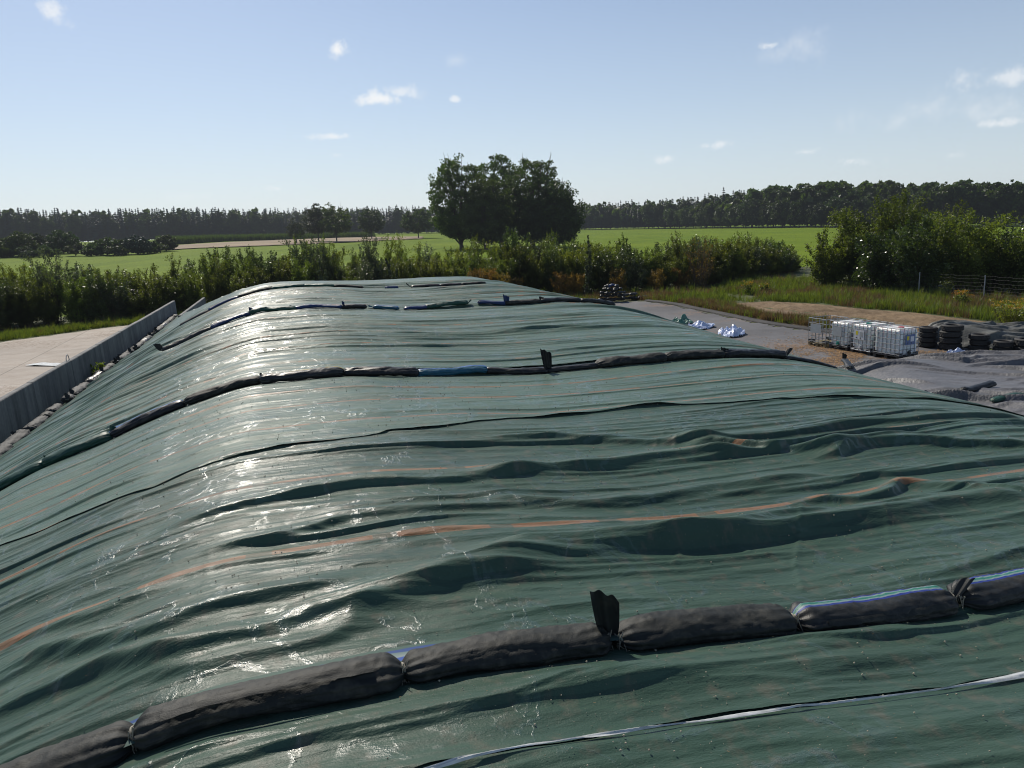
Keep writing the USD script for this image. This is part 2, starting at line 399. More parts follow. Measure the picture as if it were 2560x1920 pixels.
def sheet(name, poly, z, material, res=0.5, relief=None, **kw):
    """A thin sheet of ground cut to a polygon (xy), following the terrain."""
    from shapely.geometry import Polygon
    import shapely
    P = Polygon(poly).buffer(0)
    x0, y0, x1, y1 = P.bounds
    xs, ys = np.arange(x0, x1 + res, res), np.arange(y0, y1 + res, res)
    X, Y = np.meshgrid(xs, ys, indexing='ij')
    pts = np.stack([X.ravel(), Y.ravel()], -1)
    inside = shapely.contains_xy(P, pts[:, 0], pts[:, 1])
    f = grid_faces(len(xs), len(ys))
    keep = inside[f].sum(1) >= 2
    f = f[keep]
    idx = np.unique(f)
    ren = np.full(len(pts), -1); ren[idx] = np.arange(len(idx))
    p = pts[idx]
    out = ~inside[idx]
    if out.any():                                   # pull the outer row onto the outline
        q = shapely.points(p[out]); b = P.exterior
        s = shapely.line_locate_point(b, q); c = shapely.line_interpolate_point(b, s)
        p[out] = np.stack([shapely.get_x(c), shapely.get_y(c)], -1)
    zz = terrain(p[:, 0], p[:, 1]) + z
    if relief is not None:
        edge = np.clip(shapely.distance(P.exterior, shapely.points(p)) / 0.8, 0, 1)
        zz = zz + relief(p[:, 0], p[:, 1]) * edge
    v = np.column_stack([p, zz]); f = ren[f]
    return obj(name, (v, up_facing(v, f)), material, smooth=True, **kw)


def ground_mat(name, c1, c2, c3, scale=1.5, bump=.03, rough=.85, litter=None, litter_scale=14, stretch=(1, 1, 1), rot=0.0, spec=.3, joints=False):
    N = {'g': ('geometry', {}), 'm': ('mapping', {'scale': stretch, 'rotation': (0, 0, rot)}), 'n': ('noise_texture', {'scale': scale, 'detail': 8.0, 'roughness': .65}), 'n2': ('noise_texture', {'scale': scale * .12, 'detail': 5.0}),
         'n3': ('noise_texture', {'scale': 40.0, 'detail': 5.0, 'roughness': .7}),
         'r': ('rgb_ramp', {'ramp': [(.25, c1), (.5, c2), (.75, c3)]}), 'r2': ('rgb_ramp', {'ramp': [(.3, (.62, .61, .60)), (.7, (1.25, 1.25, 1.25))]}), 'r3': ('rgb_ramp', {'ramp': [(.3, (.7, .7, .7)), (.7, (1.25, 1.25, 1.25))]}),
         'x': ('mix', {'mix_type': 'multiply', 'fac': 1.0}), 'x2': ('mix', {'mix_type': 'multiply', 'fac': .7}), 'b': ('bump', {'distance': bump, 'strength': .8}), 'ad': ('math', {'math_type': 'multiply_add', 'value2': .5}),
         'p': ('principled_bsdf', {'roughness': rough, 'specular_ior_level': spec})}
    L = [('g.position', 'm.vector'), ('m.vector', 'n.vector'), ('g.position', 'n2.vector'), ('g.position', 'n3.vector'), ('n.fac', 'r.fac'), ('n2.fac', 'r2.fac'), ('n3.fac', 'r3.fac'), ('r.color', 'x.color1'), ('r2.color', 'x.color2'),
         ('x.color', 'x2.color1'), ('r3.color', 'x2.color2'), ('n3.fac', 'ad.value1'), ('n.fac', 'ad.value3'), ('ad.value', 'b.height'), ('b.normal', 'p.normal')]
    out = 'x2.color'
    if litter:
        N['l'] = ('noise_texture', {'scale': litter_scale, 'detail': 6.0, 'roughness': .7}); N['l2'] = ('noise_texture', {'scale': .22, 'detail': 4.0})
        N['lm'] = ('math', {'math_type': 'multiply'}); N['lr'] = ('map_range', {'range_type': 'smoothstep', 'from_min': .29, 'from_max': .36, 'to_max': .8, 'clamp': True}); N['lx'] = ('mix', {'color2': litter})
        L += [('g.position', 'l.vector'), ('g.position', 'l2.vector'), ('l.fac', 'lm.value1'), ('l2.fac', 'lm.value2'), ('lm.value', 'lr.value'), ('lr.result', 'lx.fac'), (out, 'lx.color1')]
        out = 'lx.color'
    if joints:
        N['jm'] = ('mapping', {'rotation': (0, 0, AX)}); N['jb'] = ('brick_texture', {'offset': 0.0, 'color1': (1, 1, 1), 'color2': (.93, .92, .91), 'mortar': (.45, .43, .40), 'scale': 1.0, 'mortar_size': .035, 'mortar_smooth': .3, 'brick_width': 6.0, 'row_height': 5.0})
        N['jx'] = ('mix', {'mix_type': 'multiply', 'fac': 1.0})
        L += [('g.position', 'jm.vector'), ('jm.vector', 'jb.vector'), (out, 'jx.color1'), ('jb.color', 'jx.color2')]
        out = 'jx.color'
    L.append((out, 'p.base_color'))
    return mat(name, N, L)


M['verge'] = ground_mat('verge', (.045, .060, .018), (.07, .085, .028), (.12, .105, .05), 1.2, .06)
M['concrete_yard'] = ground_mat('concrete_yard', (.24, .19, .15), (.31, .265, .22), (.36, .32, .28), .9, .006, .75, litter=(.13, .085, .05), litter_scale=5, joints=True)
M['asphalt'] = ground_mat('asphalt', (.10, .098, .10), (.125, .122, .125), (.15, .147, .148), 1.1, .005, .7, litter=(.23, .135, .07), litter_scale=7)
M['kerb'] = ground_mat('kerb', (.03, .03, .03), (.045, .043, .042), (.07, .065, .06), 3, .01, .8)
M['dirt'] = ground_mat('dirt', (.13, .085, .045), (.24, .165, .093), (.31, .23, .145), 2.2, .14, .9, stretch=(1, .45, 1), rot=.5)
M['drygrass'] = ground_mat('drygrass', (.10, .075, .04), (.16, .125, .07), (.2, .165, .10), 2.5, .06, .9)
M['stubble'] = ground_mat('stubble', (.20, .145, .085), (.25, .185, .11), (.29, .22, .135), .5, .05, .9)

verge_poly = [(-60, 30), (-60, 52), (-30, 60), (8, 66), (30, 84), (60, 80), (75, 50), (60, 15), (20, 10), (-20, 10)]
sheet('grass_verge', verge_poly, .008, M['verge'], 1.0, kind='structure')
sheet('concrete_yard', [tuple(xy(*q)) for q in [(-4, -6.75), (57.5, -6.75), (56.5, -9), (55.1, -11.5), (52.8, -14), (51, -16), (47.5, -24), (45, -40), (-4, -40)]], .03, M['concrete_yard'], .8, kind='structure')
kerb_line = np.array([(9.3, 54.0), (10.6, 51.2), (11.2, 48.4), (12.0, 45.0), (12.9, 40.9), (14.3, 37.2), (16.4, 32.6), (18.0, 28.8), (21.5, 20)])
right_yard = [tuple(xy(-4, 6)), tuple(xy(49.5, 6)), (0.0, 54.2), (5.8, 54.3), (8.9, 54.2)] + [tuple(q) for q in kerb_line] + [(24, 8), (10, -8)]
sheet('asphalt_yard', right_yard, .03, M['asphalt'], .6, kind='structure')
kl = np.column_stack([kerb_line + [.22, .1], np.zeros(len(kerb_line))])
tt = np.linspace(0, len(kl) - 1, 160)
kk = np.column_stack([PchipInterpolator(np.arange(len(kl)), kl[:, i])(tt) for i in range(2)])
nrm = np.gradient(kk, axis=0); nrm = np.stack([nrm[:, 1], -nrm[:, 0]], -1); nrm /= np.linalg.norm(nrm, axis=1, keepdims=True)
if nrm[0][0] < 0: nrm = -nrm
prof = [(-.2, -.02), (-.17, .035), (-.06, .06), (.22, .065), (.34, .04), (.42, -.02)]
kv = np.stack([np.column_stack([kk + nrm * a, np.full(len(kk), .03 + h) + .012 * (meshkit.noise(np.column_stack([kk * 2, kk[:, :1] * 0])) - .5)]) for a, h in prof], 1).reshape(-1, 3)
kf = grid_faces(len(kk), len(prof))
obj('kerb', (kv, up_facing(kv, kf)), M['kerb'], smooth=40, kind='structure')

dirt_poly = [(14.0, 47.3), (14.6, 50.2), (16.9, 50.6), (19.0, 48.0), (20.4, 44.4), (22, 42), (22.6, 39.7), (24.0, 34.8), (26.5, 27), (24, 24), (20, 30), (18.2, 35.3), (15.9, 40.3), (14.1, 43)]


def tracks(x, y):
    w = x * .45 + y
    s = x - .0 - 16.5 + (y - 45) * .45
    r = .20 * (meshkit.fbm(np.stack([x * 1.3, y * 1.3, x * 0], -1), 5, 3) - .5) * 2
    lug = np.abs(((w * 3.2) % 1) - .5) * 2
    for c in (-.3, 1.5, 3.2, 5.0, 6.4):
        g = np.exp(-((s - c - .4 * np.sin(w * .15)) / .28) ** 2)
        r = r - g * (.09 + .05 * lug) + .06 * np.exp(-((np.abs(s - c - .4 * np.sin(w * .15)) - .45) / .16) ** 2)
    return .6 * r + .03


sheet('sandy_track', dirt_poly, .05, M['dirt'], .09, relief=tracks, kind='structure')
dry_poly = [(11.3, 51.9), (13.2, 51.2), (14.1, 47.3), (14.1, 43.0), (15.9, 40.4), (18.0, 35.4), (17.2, 32.8), (14.9, 37.5), (13.5, 41.2), (12.6, 45.2), (11.6, 49.5)]
sheet('dry_grass_strip', dry_poly, .03, M['drygrass'], .3, relief=lambda x, y: .12 * meshkit.fbm(np.stack([x, y, x * 0], -1), 4, 1), kind='structure')
st_poly = [ground_at(*p)[:2] for p in [(395, 629), (470, 623), (600, 618), (760, 612), (900, 605), (1060, 598), (1060, 592), (900, 594), (700, 601), (560, 607), (430, 615)]]
sheet('stubble_strip', [tuple(q) for q in st_poly], .25, M['stubble'], 2.5, kind='structure')

# ------------------------------------------------------------------ the covered clamp: surface
PV = [-14, -7.2, -6.6, -5.9, -4, -3.35, -2.5, -1.4, -.4, .4, 1.86, 3, 4, 5, 7, 8, 8.7, 10, 14, 18.5, 30]
PZ = [0, 0, .75, 1.22, 2.2, 2.5, 2.78, 3.17, 3.38, 3.39, 3.3, 3.2, 3.16, 3.15, 3.13, 3.05, 2.92, 2.55, 1.25, 0.02, 0.02]
PF = PchipInterpolator(PV, PZ)


def base(u, v):
    b = np.interp(u, [0, 3.5, 11.8, 15, 20, 28.3], [-.05, -.05, 0, .12, .25, .25])
    b = b * (.1 + .9 * smoothstep(-4.6, -2.2, v)) - .16 * smoothstep(26, 34, u) * (1 - smoothstep(-3.4, -1.5, v))
    z = PF(np.clip(v, -14, 30))
    z = z + b * np.clip(z / 3, 0, 1)
    cap = np.interp(u, [30, 31, 46, 52, 54], [9, 3.85, 1.35, .1, .02])
    return np.minimum(z, cap) if np.ndim(u) else min(z, cap)


FOLDS = [(0.045,0.05,0.22,[(6.3, -0.79), (6.32, -0.56), (6.36, -0.29), (6.42, 0.04), (6.51, 0.49), (6.43, 1.16), (6.57, 1.85)]),
(0.028,0.05,0.2,[(5.53, -0.27), (5.61, 0.03), (5.73, 0.3), (5.73, 0.74), (5.76, 1.21), (5.75, 1.61)]),
(0.035,0.05,0.2,[(7.73, 2.19), (7.67, 2.69), (7.49, 3.15), (7.22, 3.84)]),
(0.06,0.06,0.25,[(7.09, 4.18), (6.85, 4.45), (6.69, 4.61), (6.46, 5.21)]),
(0.06,0.06,0.25,[(6.29, 5.14), (6.44, 5.48), (6.32, 6.07), (6.13, 6.41), (5.83, 7.02)]),
(0.045,0.05,0.25,[(7.21, 4.0), (7.14, 4.35), (7.1, 4.89), (7.11, 5.49), (7.12, 6.11), (7.06, 6.69), (7.04, 7.33), (6.98, 8.13)]),
(0.075,0.07,0.25,[(6.6, 1.86), (6.62, 2.32), (6.64, 2.79), (6.72, 3.32), (6.76, 3.73), (6.67, 4.14)]),
(0.04,0.07,0.2,[(5.86, 1.64), (5.71, 2.19), (5.69, 2.81), (5.74, 3.14), (5.82, 3.55), (5.78, 3.99), (5.8, 4.38)]),
(0.04,0.04,0.12,[(5.26, 4.2), (5.14, 4.45), (5.16, 4.7), (5.32, 5.02)]),
(0.05,0.08,0.16,[(4.82, 1.34), (4.81, 1.84), (4.78, 2.55), (4.78, 2.92), (4.88, 3.38), (4.89, 3.7)]),
(0.066,0.11,0.22,[(4.67, 1.29), (4.68, 1.79), (4.71, 2.33), (4.71, 2.84), (4.75, 3.6), (4.75, 4.12), (4.75, 4.45), (4.79, 5.06), (4.75, 5.62)]),
(0.04,0.08,0.2,[(5.29, 5.01), (5.03, 5.54), (4.75, 5.77)]),
(0.036,0.06,0.16,[(4.92, -1.69), (4.8, -1.4), (4.6, -0.84), (4.62, -0.58), (4.62, -0.18), (4.64, 0.1)]),
(0.022,0.05,0.15,[(5.33, -1.91), (5.26, -1.65), (5.17, -1.28), (5.19, -1.12)]),
(0.06,0.11,0.22,[(4.25, 0.21), (4.33, 0.41), (4.4, 0.65), (4.49, 0.96), (4.5, 1.24)]),
(0.034,0.06,0.16,[(4.35, -1.14), (4.22, -0.8), (4.18, -0.43), (4.27, 0.01)]),
(0.034,0.07,0.16,[(4.39, -1.64), (4.4, -1.43), (4.3, -1.05), (4.16, -0.67)]),
(0.03,0.06,0.14,[(4.06, -0.83), (3.98, -0.53), (3.98, -0.06), (4.06, 0.19)]),
(0.02,0.06,0.15,[(3.28, 2.57), (3.29, 3.04), (3.17, 3.3)]),
(0.018,0.06,0.15,[(2.5, 2.22), (2.5, 2.6), (2.44, 3.08)]),
(0.018,0.07,0.15,[(3.3, 0.87), (3.21, 1.3), (3.17, 1.79)]),
(0.02,0.08,0.2,[(3.18, 1.17), (3.08, 1.87), (3.08, 2.42), (3.07, 3.0)])]
CREASES = [(0.02,[(5.21, 3.94), (4.75, 3.59), (4.25, 3.19), (3.91, 2.99)]),
(0.02,[(4.39, 2.34), (4.49, 2.42), (4.64, 2.53)]),
(0.008,[(8.23, 4.86), (7.4, 4.4), (6.87, 4.06)]),
(0.008,[(11.06, -0.58), (8.06, -0.52), (7.21, -0.61), (6.4, -0.67)]),
(0.008,[(5.58, -0.66), (5.31, -0.66), (5.01, -0.65)]),
(0.012,[(7.05, 3.49), (7.59, 3.92), (7.95, 4.38), (8.24, 4.85)]),
(0.012,[(6.92, 3.65), (7.45, 4.02), (7.95, 4.53)]),
(0.02,[(4.71, 2.83), (4.55, 2.97), (4.4, 3.09), (4.25, 3.18)]),
(0.015,[(4.78, 4.39), (4.29, 4.02)])]
rs = np.random.RandomState(11)
RAND = []
for (ua, ub, va, vb, n, hmin, hmax, lmin, lmax) in [(1.2, 2.8, -2.5, 5.5, 30, .004, .012, .8, 3.5), (2.9, 5.2, -3, 6.5, 64, .005, .024, .7, 3.5), (5.2, 8.6, -5, 9, 70, .004, .020, 1.2, 6.0),
                                                    (8.6, 12, -6, 10, 44, .003, .011, 1.5, 9), (12, 20, -6, 11, 120, .005, .020, 2, 10), (20, 31, -6, 11, 120, .007, .028, 2, 12), (31, 48, -6, 0, 40, .01, .03, .5, 2), (11.9, 31, -6, -2.5, 70, .01, .026, .4, 1.8)]:
    for k in range(n):
        uc, vc, ln = rs.uniform(ua, ub), rs.uniform(va, vb), rs.uniform(lmin, lmax)
        h = (1.8 if 5 < ua else 1.35) * (hmin + (hmax - hmin) * rs.rand() ** 1.8)
        RAND.append((uc, vc, ln, h, rs.uniform(.010, .028) * (1 + uc / 20), rs.uniform(.06, .20), rs.uniform(-.05, .05), rs.uniform(0, 6.28), rs.uniform(.015, .06)))


def seam_a(v):
    return np.interp(v, [-6.5, -2.82, -1.34, .69, 2.46, 4.47, 7.1, 9, 19], [8.6, 8.13, 7.75, 8.1, 8.7, 8.85, 8.3, 8.2, 8.2])


def detail(u, v):
    """Folds, ridges and slack of the cloth, metres above the smooth surface."""
    u, v = np.asarray(u, float), np.asarray(v, float)
    z = np.zeros(u.shape)
    for h, wn, wf, pts in FOLDS:
        p = np.array(sorted(pts, key=lambda q: q[1]))
        va, vb = p[0, 1], p[-1, 1]
        s = (v > va - .5) & (v < vb + .5) & (u > p[:, 0].min() - 1.2) & (u < p[:, 0].max() + 1.2)
        if not s.any(): continue
        uu, vv = u[s], v[s]
        uc = PchipInterpolator(p[:, 1], p[:, 0])(np.clip(vv, va, vb)) + .03 * (meshkit.noise(np.stack([vv * 2.2, vv * 0 + h * 99, vv * 0], -1)) - .5)
        env = smoothstep(va - .45, va + .15, vv) * (1 - smoothstep(vb - .15, vb + .45, vv)) * (.75 + .5 * meshkit.noise(np.stack([vv * 2.7, vv * 0 + wn * 77, vv * 0 + 3], -1)))
        t = uu - uc
        z[s] += 1.45 * h * env * np.where(t < 0, np.exp(-(t / wn) ** 2), np.exp(-(t / wf) ** 2))
    for h, pts in CREASES:
        p = np.array(pts)
        s = (u > p[:, 0].min() - .1) & (u < p[:, 0].max() + .1) & (v > p[:, 1].min() - .3) & (v < p[:, 1].max() + .3)
        if not s.any(): continue
        q = np.stack([u[s], v[s]], -1); best = np.full(len(q), 9.0)
        for a, b in zip(p[:-1], p[1:]):
            ab = b - a; t = np.clip(((q - a) @ ab) / (ab @ ab), 0, 1)
            best = np.minimum(best, np.linalg.norm(q - a - t[:, None] * ab, axis=1))
        z[s] += .4 * h * np.exp(-(best / .02) ** 2)
    for uc, vc, ln, h, wn, wf, sl, ph, me in RAND:
        s = (np.abs(v - vc) < ln * .75) & (np.abs(u - uc) < .9)
        if not s.any(): continue
        uu, vv = u[s], v[s] - vc
        c = uc + sl * vv + me * np.sin(vv * 2.1 / max(ln * .4, .5) + ph)
        env = np.clip(1 - (np.abs(vv) / (ln * .72)) ** 2, 0, 1) ** 1.2
        t = uu - c
        z[s] += h * env * np.where(t < 0, np.exp(-(t / wn) ** 2), np.exp(-(t / wf) ** 2))
    P3 = np.stack([u * 2.6, v * .5, u * 0], -1)
    lump = np.interp(u, [0, 3, 5, 8, 9, 12, 50], [.016, .02, .022, .018, .012, .016, .024])
    z += lump * (meshkit.fbm(P3, 3, 5) - .5)
    P4 = np.stack([u * 11, v * 2.2, u * 0], -1)
    z += np.interp(u, [0, 5, 8, 12, 50], [.008, .010, .006, .006, .009]) * (meshkit.fbm(P4, 3, 9) - .5)
    rid = 1 - np.abs(2 * meshkit.fbm(np.stack([u * 3.4 + .6 * np.sin(v * .5), v * .33, u * 0 + 4], -1), 2, 31) - 1) * 2.2
    z += np.interp(u, [0, 2.5, 3.5, 5.2, 8.2, 9, 12, 50], [.005, .006, .016, .015, .009, .003, .005, .008]) * np.clip(rid, 0, 1) ** 2.2
    rid2 = 1 - np.abs(2 * meshkit.fbm(np.stack([u * 8.5 + v * .5, v * .8, u * 0 + 14], -1), 2, 41) - 1) * 2.4
    z += np.interp(u, [0, 3.5, 8.2, 12, 50], [.004, .007, .005, .003, .005]) * np.clip(rid2, 0, 1) ** 2
    big = np.stack([u * .45, v * .5, u * 0 + 7], -1)
    z += .06 * (meshkit.fbm(big, 2, 2) - .5)
    for k in range(14):                                # sewn seams of the far net, slightly raised
        uk = (9.5 + k) * 1.36
        s_ = np.abs(u - uk) < .3
        if s_.any():
            t = u[s_] - uk
            hs_ = .034 * meshkit.noise(np.stack([v[s_] * .5, v[s_] * 0 + k * 5.1, v[s_] * 0], -1)) ** 1.5
            z[s_] += hs_ * np.where(t < 0, np.exp(-(t / .03) ** 2), np.exp(-(t / .12) ** 2))
    for ur in (3.5, 11.8, 20.0, 28.3):                 # the bags press the cloth down
        z -= .03 * np.exp(-((u - ur) / .16) ** 2)
    return z


def surf(u, v):
    return base(u, v) + detail(u, v)


def net_sheet(name, label, ulo, uhi, nu, vs, material, lift, lip, growth=1.0):
    """One sheet of the cover between two curves u = ulo(v), uhi(v)."""
    t = np.linspace(0, 1, nu) ** growth
    vv = np.asarray(vs)
    lo, hi = ulo(vv), uhi(vv)
    Ug = lo[None] + t[:, None] * (hi - lo)[None]
    Vg = np.broadcast_to(vv[None], Ug.shape)
    z = surf(Ug, Vg) + lift
    n = meshkit.noise(np.stack([Vg * 1.6, Vg * 0 + lift * 900, Vg * 0], -1))
    d = Ug - lo[None]
    z = z + lip * (.15 + 1.3 * n * n) * (.45 + .75 * smoothstep(-1, 3, Vg)) * np.exp(-(d / .07) ** 2) + .004 * np.exp(-(d / .3) ** 2)
    # frayed, wandering edge
    wob = .05 * (meshkit.fbm(np.stack([Vg * 2.5, Vg * 0, Vg * 0 + lift * 500], -1), 3) - .5) * np.exp(-d / .15)
    p = xy(Ug + wob, Vg)
    verts = np.concatenate([p, z[..., None]], -1).reshape(-1, 3)
    uv = np.stack([Ug, Vg], -1).reshape(-1, 2)
    f = up_facing(verts, grid_faces(nu, len(vv)))
    tag_ = dict(label=label, cat='silage net')
    return obj(name, (verts, f), material, smooth=True, uv=uv, **tag_)


def vgrid(a, b, fine_a, fine_b, d1, d2):
    return np.concatenate([np.arange(a, fine_a, d2), np.arange(fine_a, fine_b, d1), np.arange(fine_b, b, d2)])


cst = lambda c: (lambda v: np.full(len(v), c) + .06 * (meshkit.noise(np.stack([v * .8, v * 0 + c, v * 0], -1)) - .5))
net_sheet('green_net_sheet', 'green net sheet nearest the camera, in front of the white film strip', lambda v: np.full(len(v), .6), lambda v: cst(2.78)(v) + .14, 190, vgrid(-6.3, 18, -3, 6, .028, .15), M['net_d'], .0, .0)
net_sheet('green_net_sheet', 'heavily folded green net sheet with wide orange dashes, under the nearest bag row', cst(2.78), lambda v: seam_a(v) + .2, 520, vgrid(-6.3, 18.5, -4, 8.5, .026, .12), M['net_a'], .004, .009)
net_sheet('green_net_sheet', 'smoother green net sheet between the long raised seam and the second bag row', seam_a, cst(12.15), 230, vgrid(-6.3, 18.5, -6, 9.5, .03, .12), M['net_b'], .007, .030)
net_sheet('green_net_sheet', 'far green net sheet with short orange dashes, beyond the second bag row', cst(12.0), lambda v: np.full(len(v), 52.0), 1000, vgrid(-6.3, 18.5, -6.2, 11, .08, .25), M['net_c'], .014, .035, growth=1.35)

# white film showing at the near seam
vv = np.arange(.2, 5.2, .02)
wd = np.clip(.030 * (meshkit.fbm(np.stack([vv * 1.3, vv * 0, vv * 0], -1), 3, 4) * 3 - .85), .006, .08) * np.interp(vv, [.2, .6, 1.0, 1.3, 1.5, 1.75, 2.1, 3.0, 3.3, 3.8, 5], [1.6, 1.5, 1.2, .5, .15, .9, .12, .10, .7, .9, .6])
rows = []
for k, a in enumerate(np.linspace(-1, .6, 7)):
    uu = cst(2.78)(vv) - .02 + a * wd
    rows.append(np.concatenate([xy(uu, vv), (surf(uu, vv) + .014 + .012 * (meshkit.noise(np.stack([vv * 6, vv * 0 + a * 3, vv * 0], -1))) * (1 - a * a))[:, None]], -1))
wf = np.stack(rows, 0)
fv = wf.reshape(-1, 3)
M['white_film'] = mat('white_film', {'g': ('geometry', {}), 'n': ('noise_texture', {'scale': 12.0, 'detail': 4.0}), 'r': ('rgb_ramp', {'ramp': [(.3, (.34, .36, .35)), (.7, (.58, .60, .60))]}), 'b': ('bump', {'distance': .02, 'strength': .6}), 'p': ('principled_bsdf', {'roughness': .3})},
                      [('g.position', 'n.vector'), ('n.fac', 'r.fac'), ('r.color', 'p.base_color'), ('n.fac', 'b.height'), ('b.normal', 'p.normal')])
obj('white_film', (fv, up_facing(fv, grid_faces(7, len(vv)))), M['white_film'], smooth=True, label='white plastic film strip peeping out along the nearest seam', cat='plastic film')

# striped edge strip of a net along the back of the nearest bags
vv = np.arange(-1.0, 2.3, .02)
rows = []
for k in range(9):
    uu = 3.50 + .035 * (k - 1) + .02 * np.sin(vv * 1.3)
    zz = surf(uu, vv) + .022 + .05 * math.exp(-((k - 1) / 2.2) ** 2)
    rows.append(np.concatenate([xy(uu, vv), zz[:, None]], -1))
sv = np.stack(rows, 0).reshape(-1, 3)
suv = np.stack(np.meshgrid(np.arange(9) / 8, vv, indexing='ij'), -1).reshape(-1, 2)
N = {'tc': ('texture_coordinate', {}), 'sx': ('separate_xyz', {}), 'nz': ('noise_texture', {'scale': 3.0, 'detail': 3.0}), 'ad': ('math', {'math_type': 'multiply_add', 'value2': .12, 'value3': -.06}), 'su': ('math', {'math_type': 'add'}),
     'r': ('rgb_ramp', {'ramp': [(0, (.05, .09, .08)), (.25, (.05, .09, .08)), (.27, (.30, .2, .09)), (.36, (.30, .2, .09)), (.38, (.06, .12, .10)), (.48, (.06, .12, .10)), (.5, (.02, .07, .30)), (.60, (.02, .07, .30)), (.62, (.20, .25, .25)), (.8, (.12, .18, .17)), (.82, (.02, .06, .2)), (.88, (.02, .06, .2)), (.9, (.05, .1, .08)), (1, (.05, .1, .08))]}),
     'p': ('principled_bsdf', {'roughness': .65, 'specular_ior_level': .2})}
M['edge_strip'] = mat('edge_strip', N, [('tc.UV', 'sx.vector'), ('tc.UV', 'nz.vector'), ('nz.fac', 'ad.value1'), ('sx.x', 'su.value1'), ('ad.value', 'su.value2'), ('su.value', 'r.fac'), ('r.color', 'p.base_color')])
obj('striped_net_edge', (sv, up_facing(sv, grid_faces(9, len(vv)))), M['edge_strip'], smooth=True, uv=suv, label='striped net edge with blue and tan yarns behind the nearest bags', cat='silage net')

# crumbs of soil and straw lying on the net
rs = np.random.RandomState(3)


def instancer(name, protos, pos, idx, rot, scl, **kw):
    path = numbered('/World/' + name)
    pi = UsdGeom.PointInstancer.Define(stage, path)
    targets = []
    for i, (pn, mesh, mt) in enumerate(protos):
        q = usdkit.mesh(stage, numbered(f'{path}/{pn}'), mesh, mt)
        targets.append(q.GetPath())
    pi.CreatePrototypesRel().SetTargets(targets)
    pi.CreatePositionsAttr(Vt.Vec3fArray.FromNumpy(np.asarray(pos, np.float32)))
    pi.CreateProtoIndicesAttr(Vt.IntArray.FromNumpy(np.asarray(idx, np.int32)))
    h = np.asarray(rot) / 2
    pi.CreateOrientationsAttr(Vt.QuathArray([Gf.Quath(float(math.cos(a)), 0, 0, float(math.sin(a))) for a in h]))
    s = np.asarray(scl, np.float32)
    pi.CreateScalesAttr(Vt.Vec3fArray.FromNumpy(np.repeat(s[:, None], 3, 1) if s.ndim == 1 else s))
    return tag(pi, kind='stuff', **kw)


M['crumb'] = plain('crumb', (.34, .30, .22), .9, var=.4, scale=30)
M['straw'] = plain('straw', (.36, .21, .09), .8, var=.35, scale=5)
crumb = trimesh.creation.icosphere(subdivisions=0, radius=.5)
straw = trimesh.creation.box((1, .10, .06))
n = 7000
cu = 1.6 + 10 * rs.rand(n) ** 1.6
cvv = rs.uniform(-2.5, 7.5, n) + rs.choice([0, 0, 1.2], n)
cp = xy(cu, cvv)
keep = meshkit.fbm(np.column_stack([cu * .8, cvv * .8, cu * 0]), 2, 8) + rs.rand(n) * .5 > .72
cu, cvv, cp = cu[keep], cvv[keep], cp[keep]
cz = surf(cu, cvv) + .014
instancer('soil_crumbs', [('crumb', crumb, M['crumb']), ('straw_bit', straw, M['straw'])], np.column_stack([cp, cz]), (rs.rand(len(cu)) < .35).astype(int), rs.uniform(0, 6.28, len(cu)), .003 + .008 * rs.rand(len(cu)) ** 3 + .0005 * cu,
          label='crumbs of soil and straw scattered over the green nets', cat='crumbs')

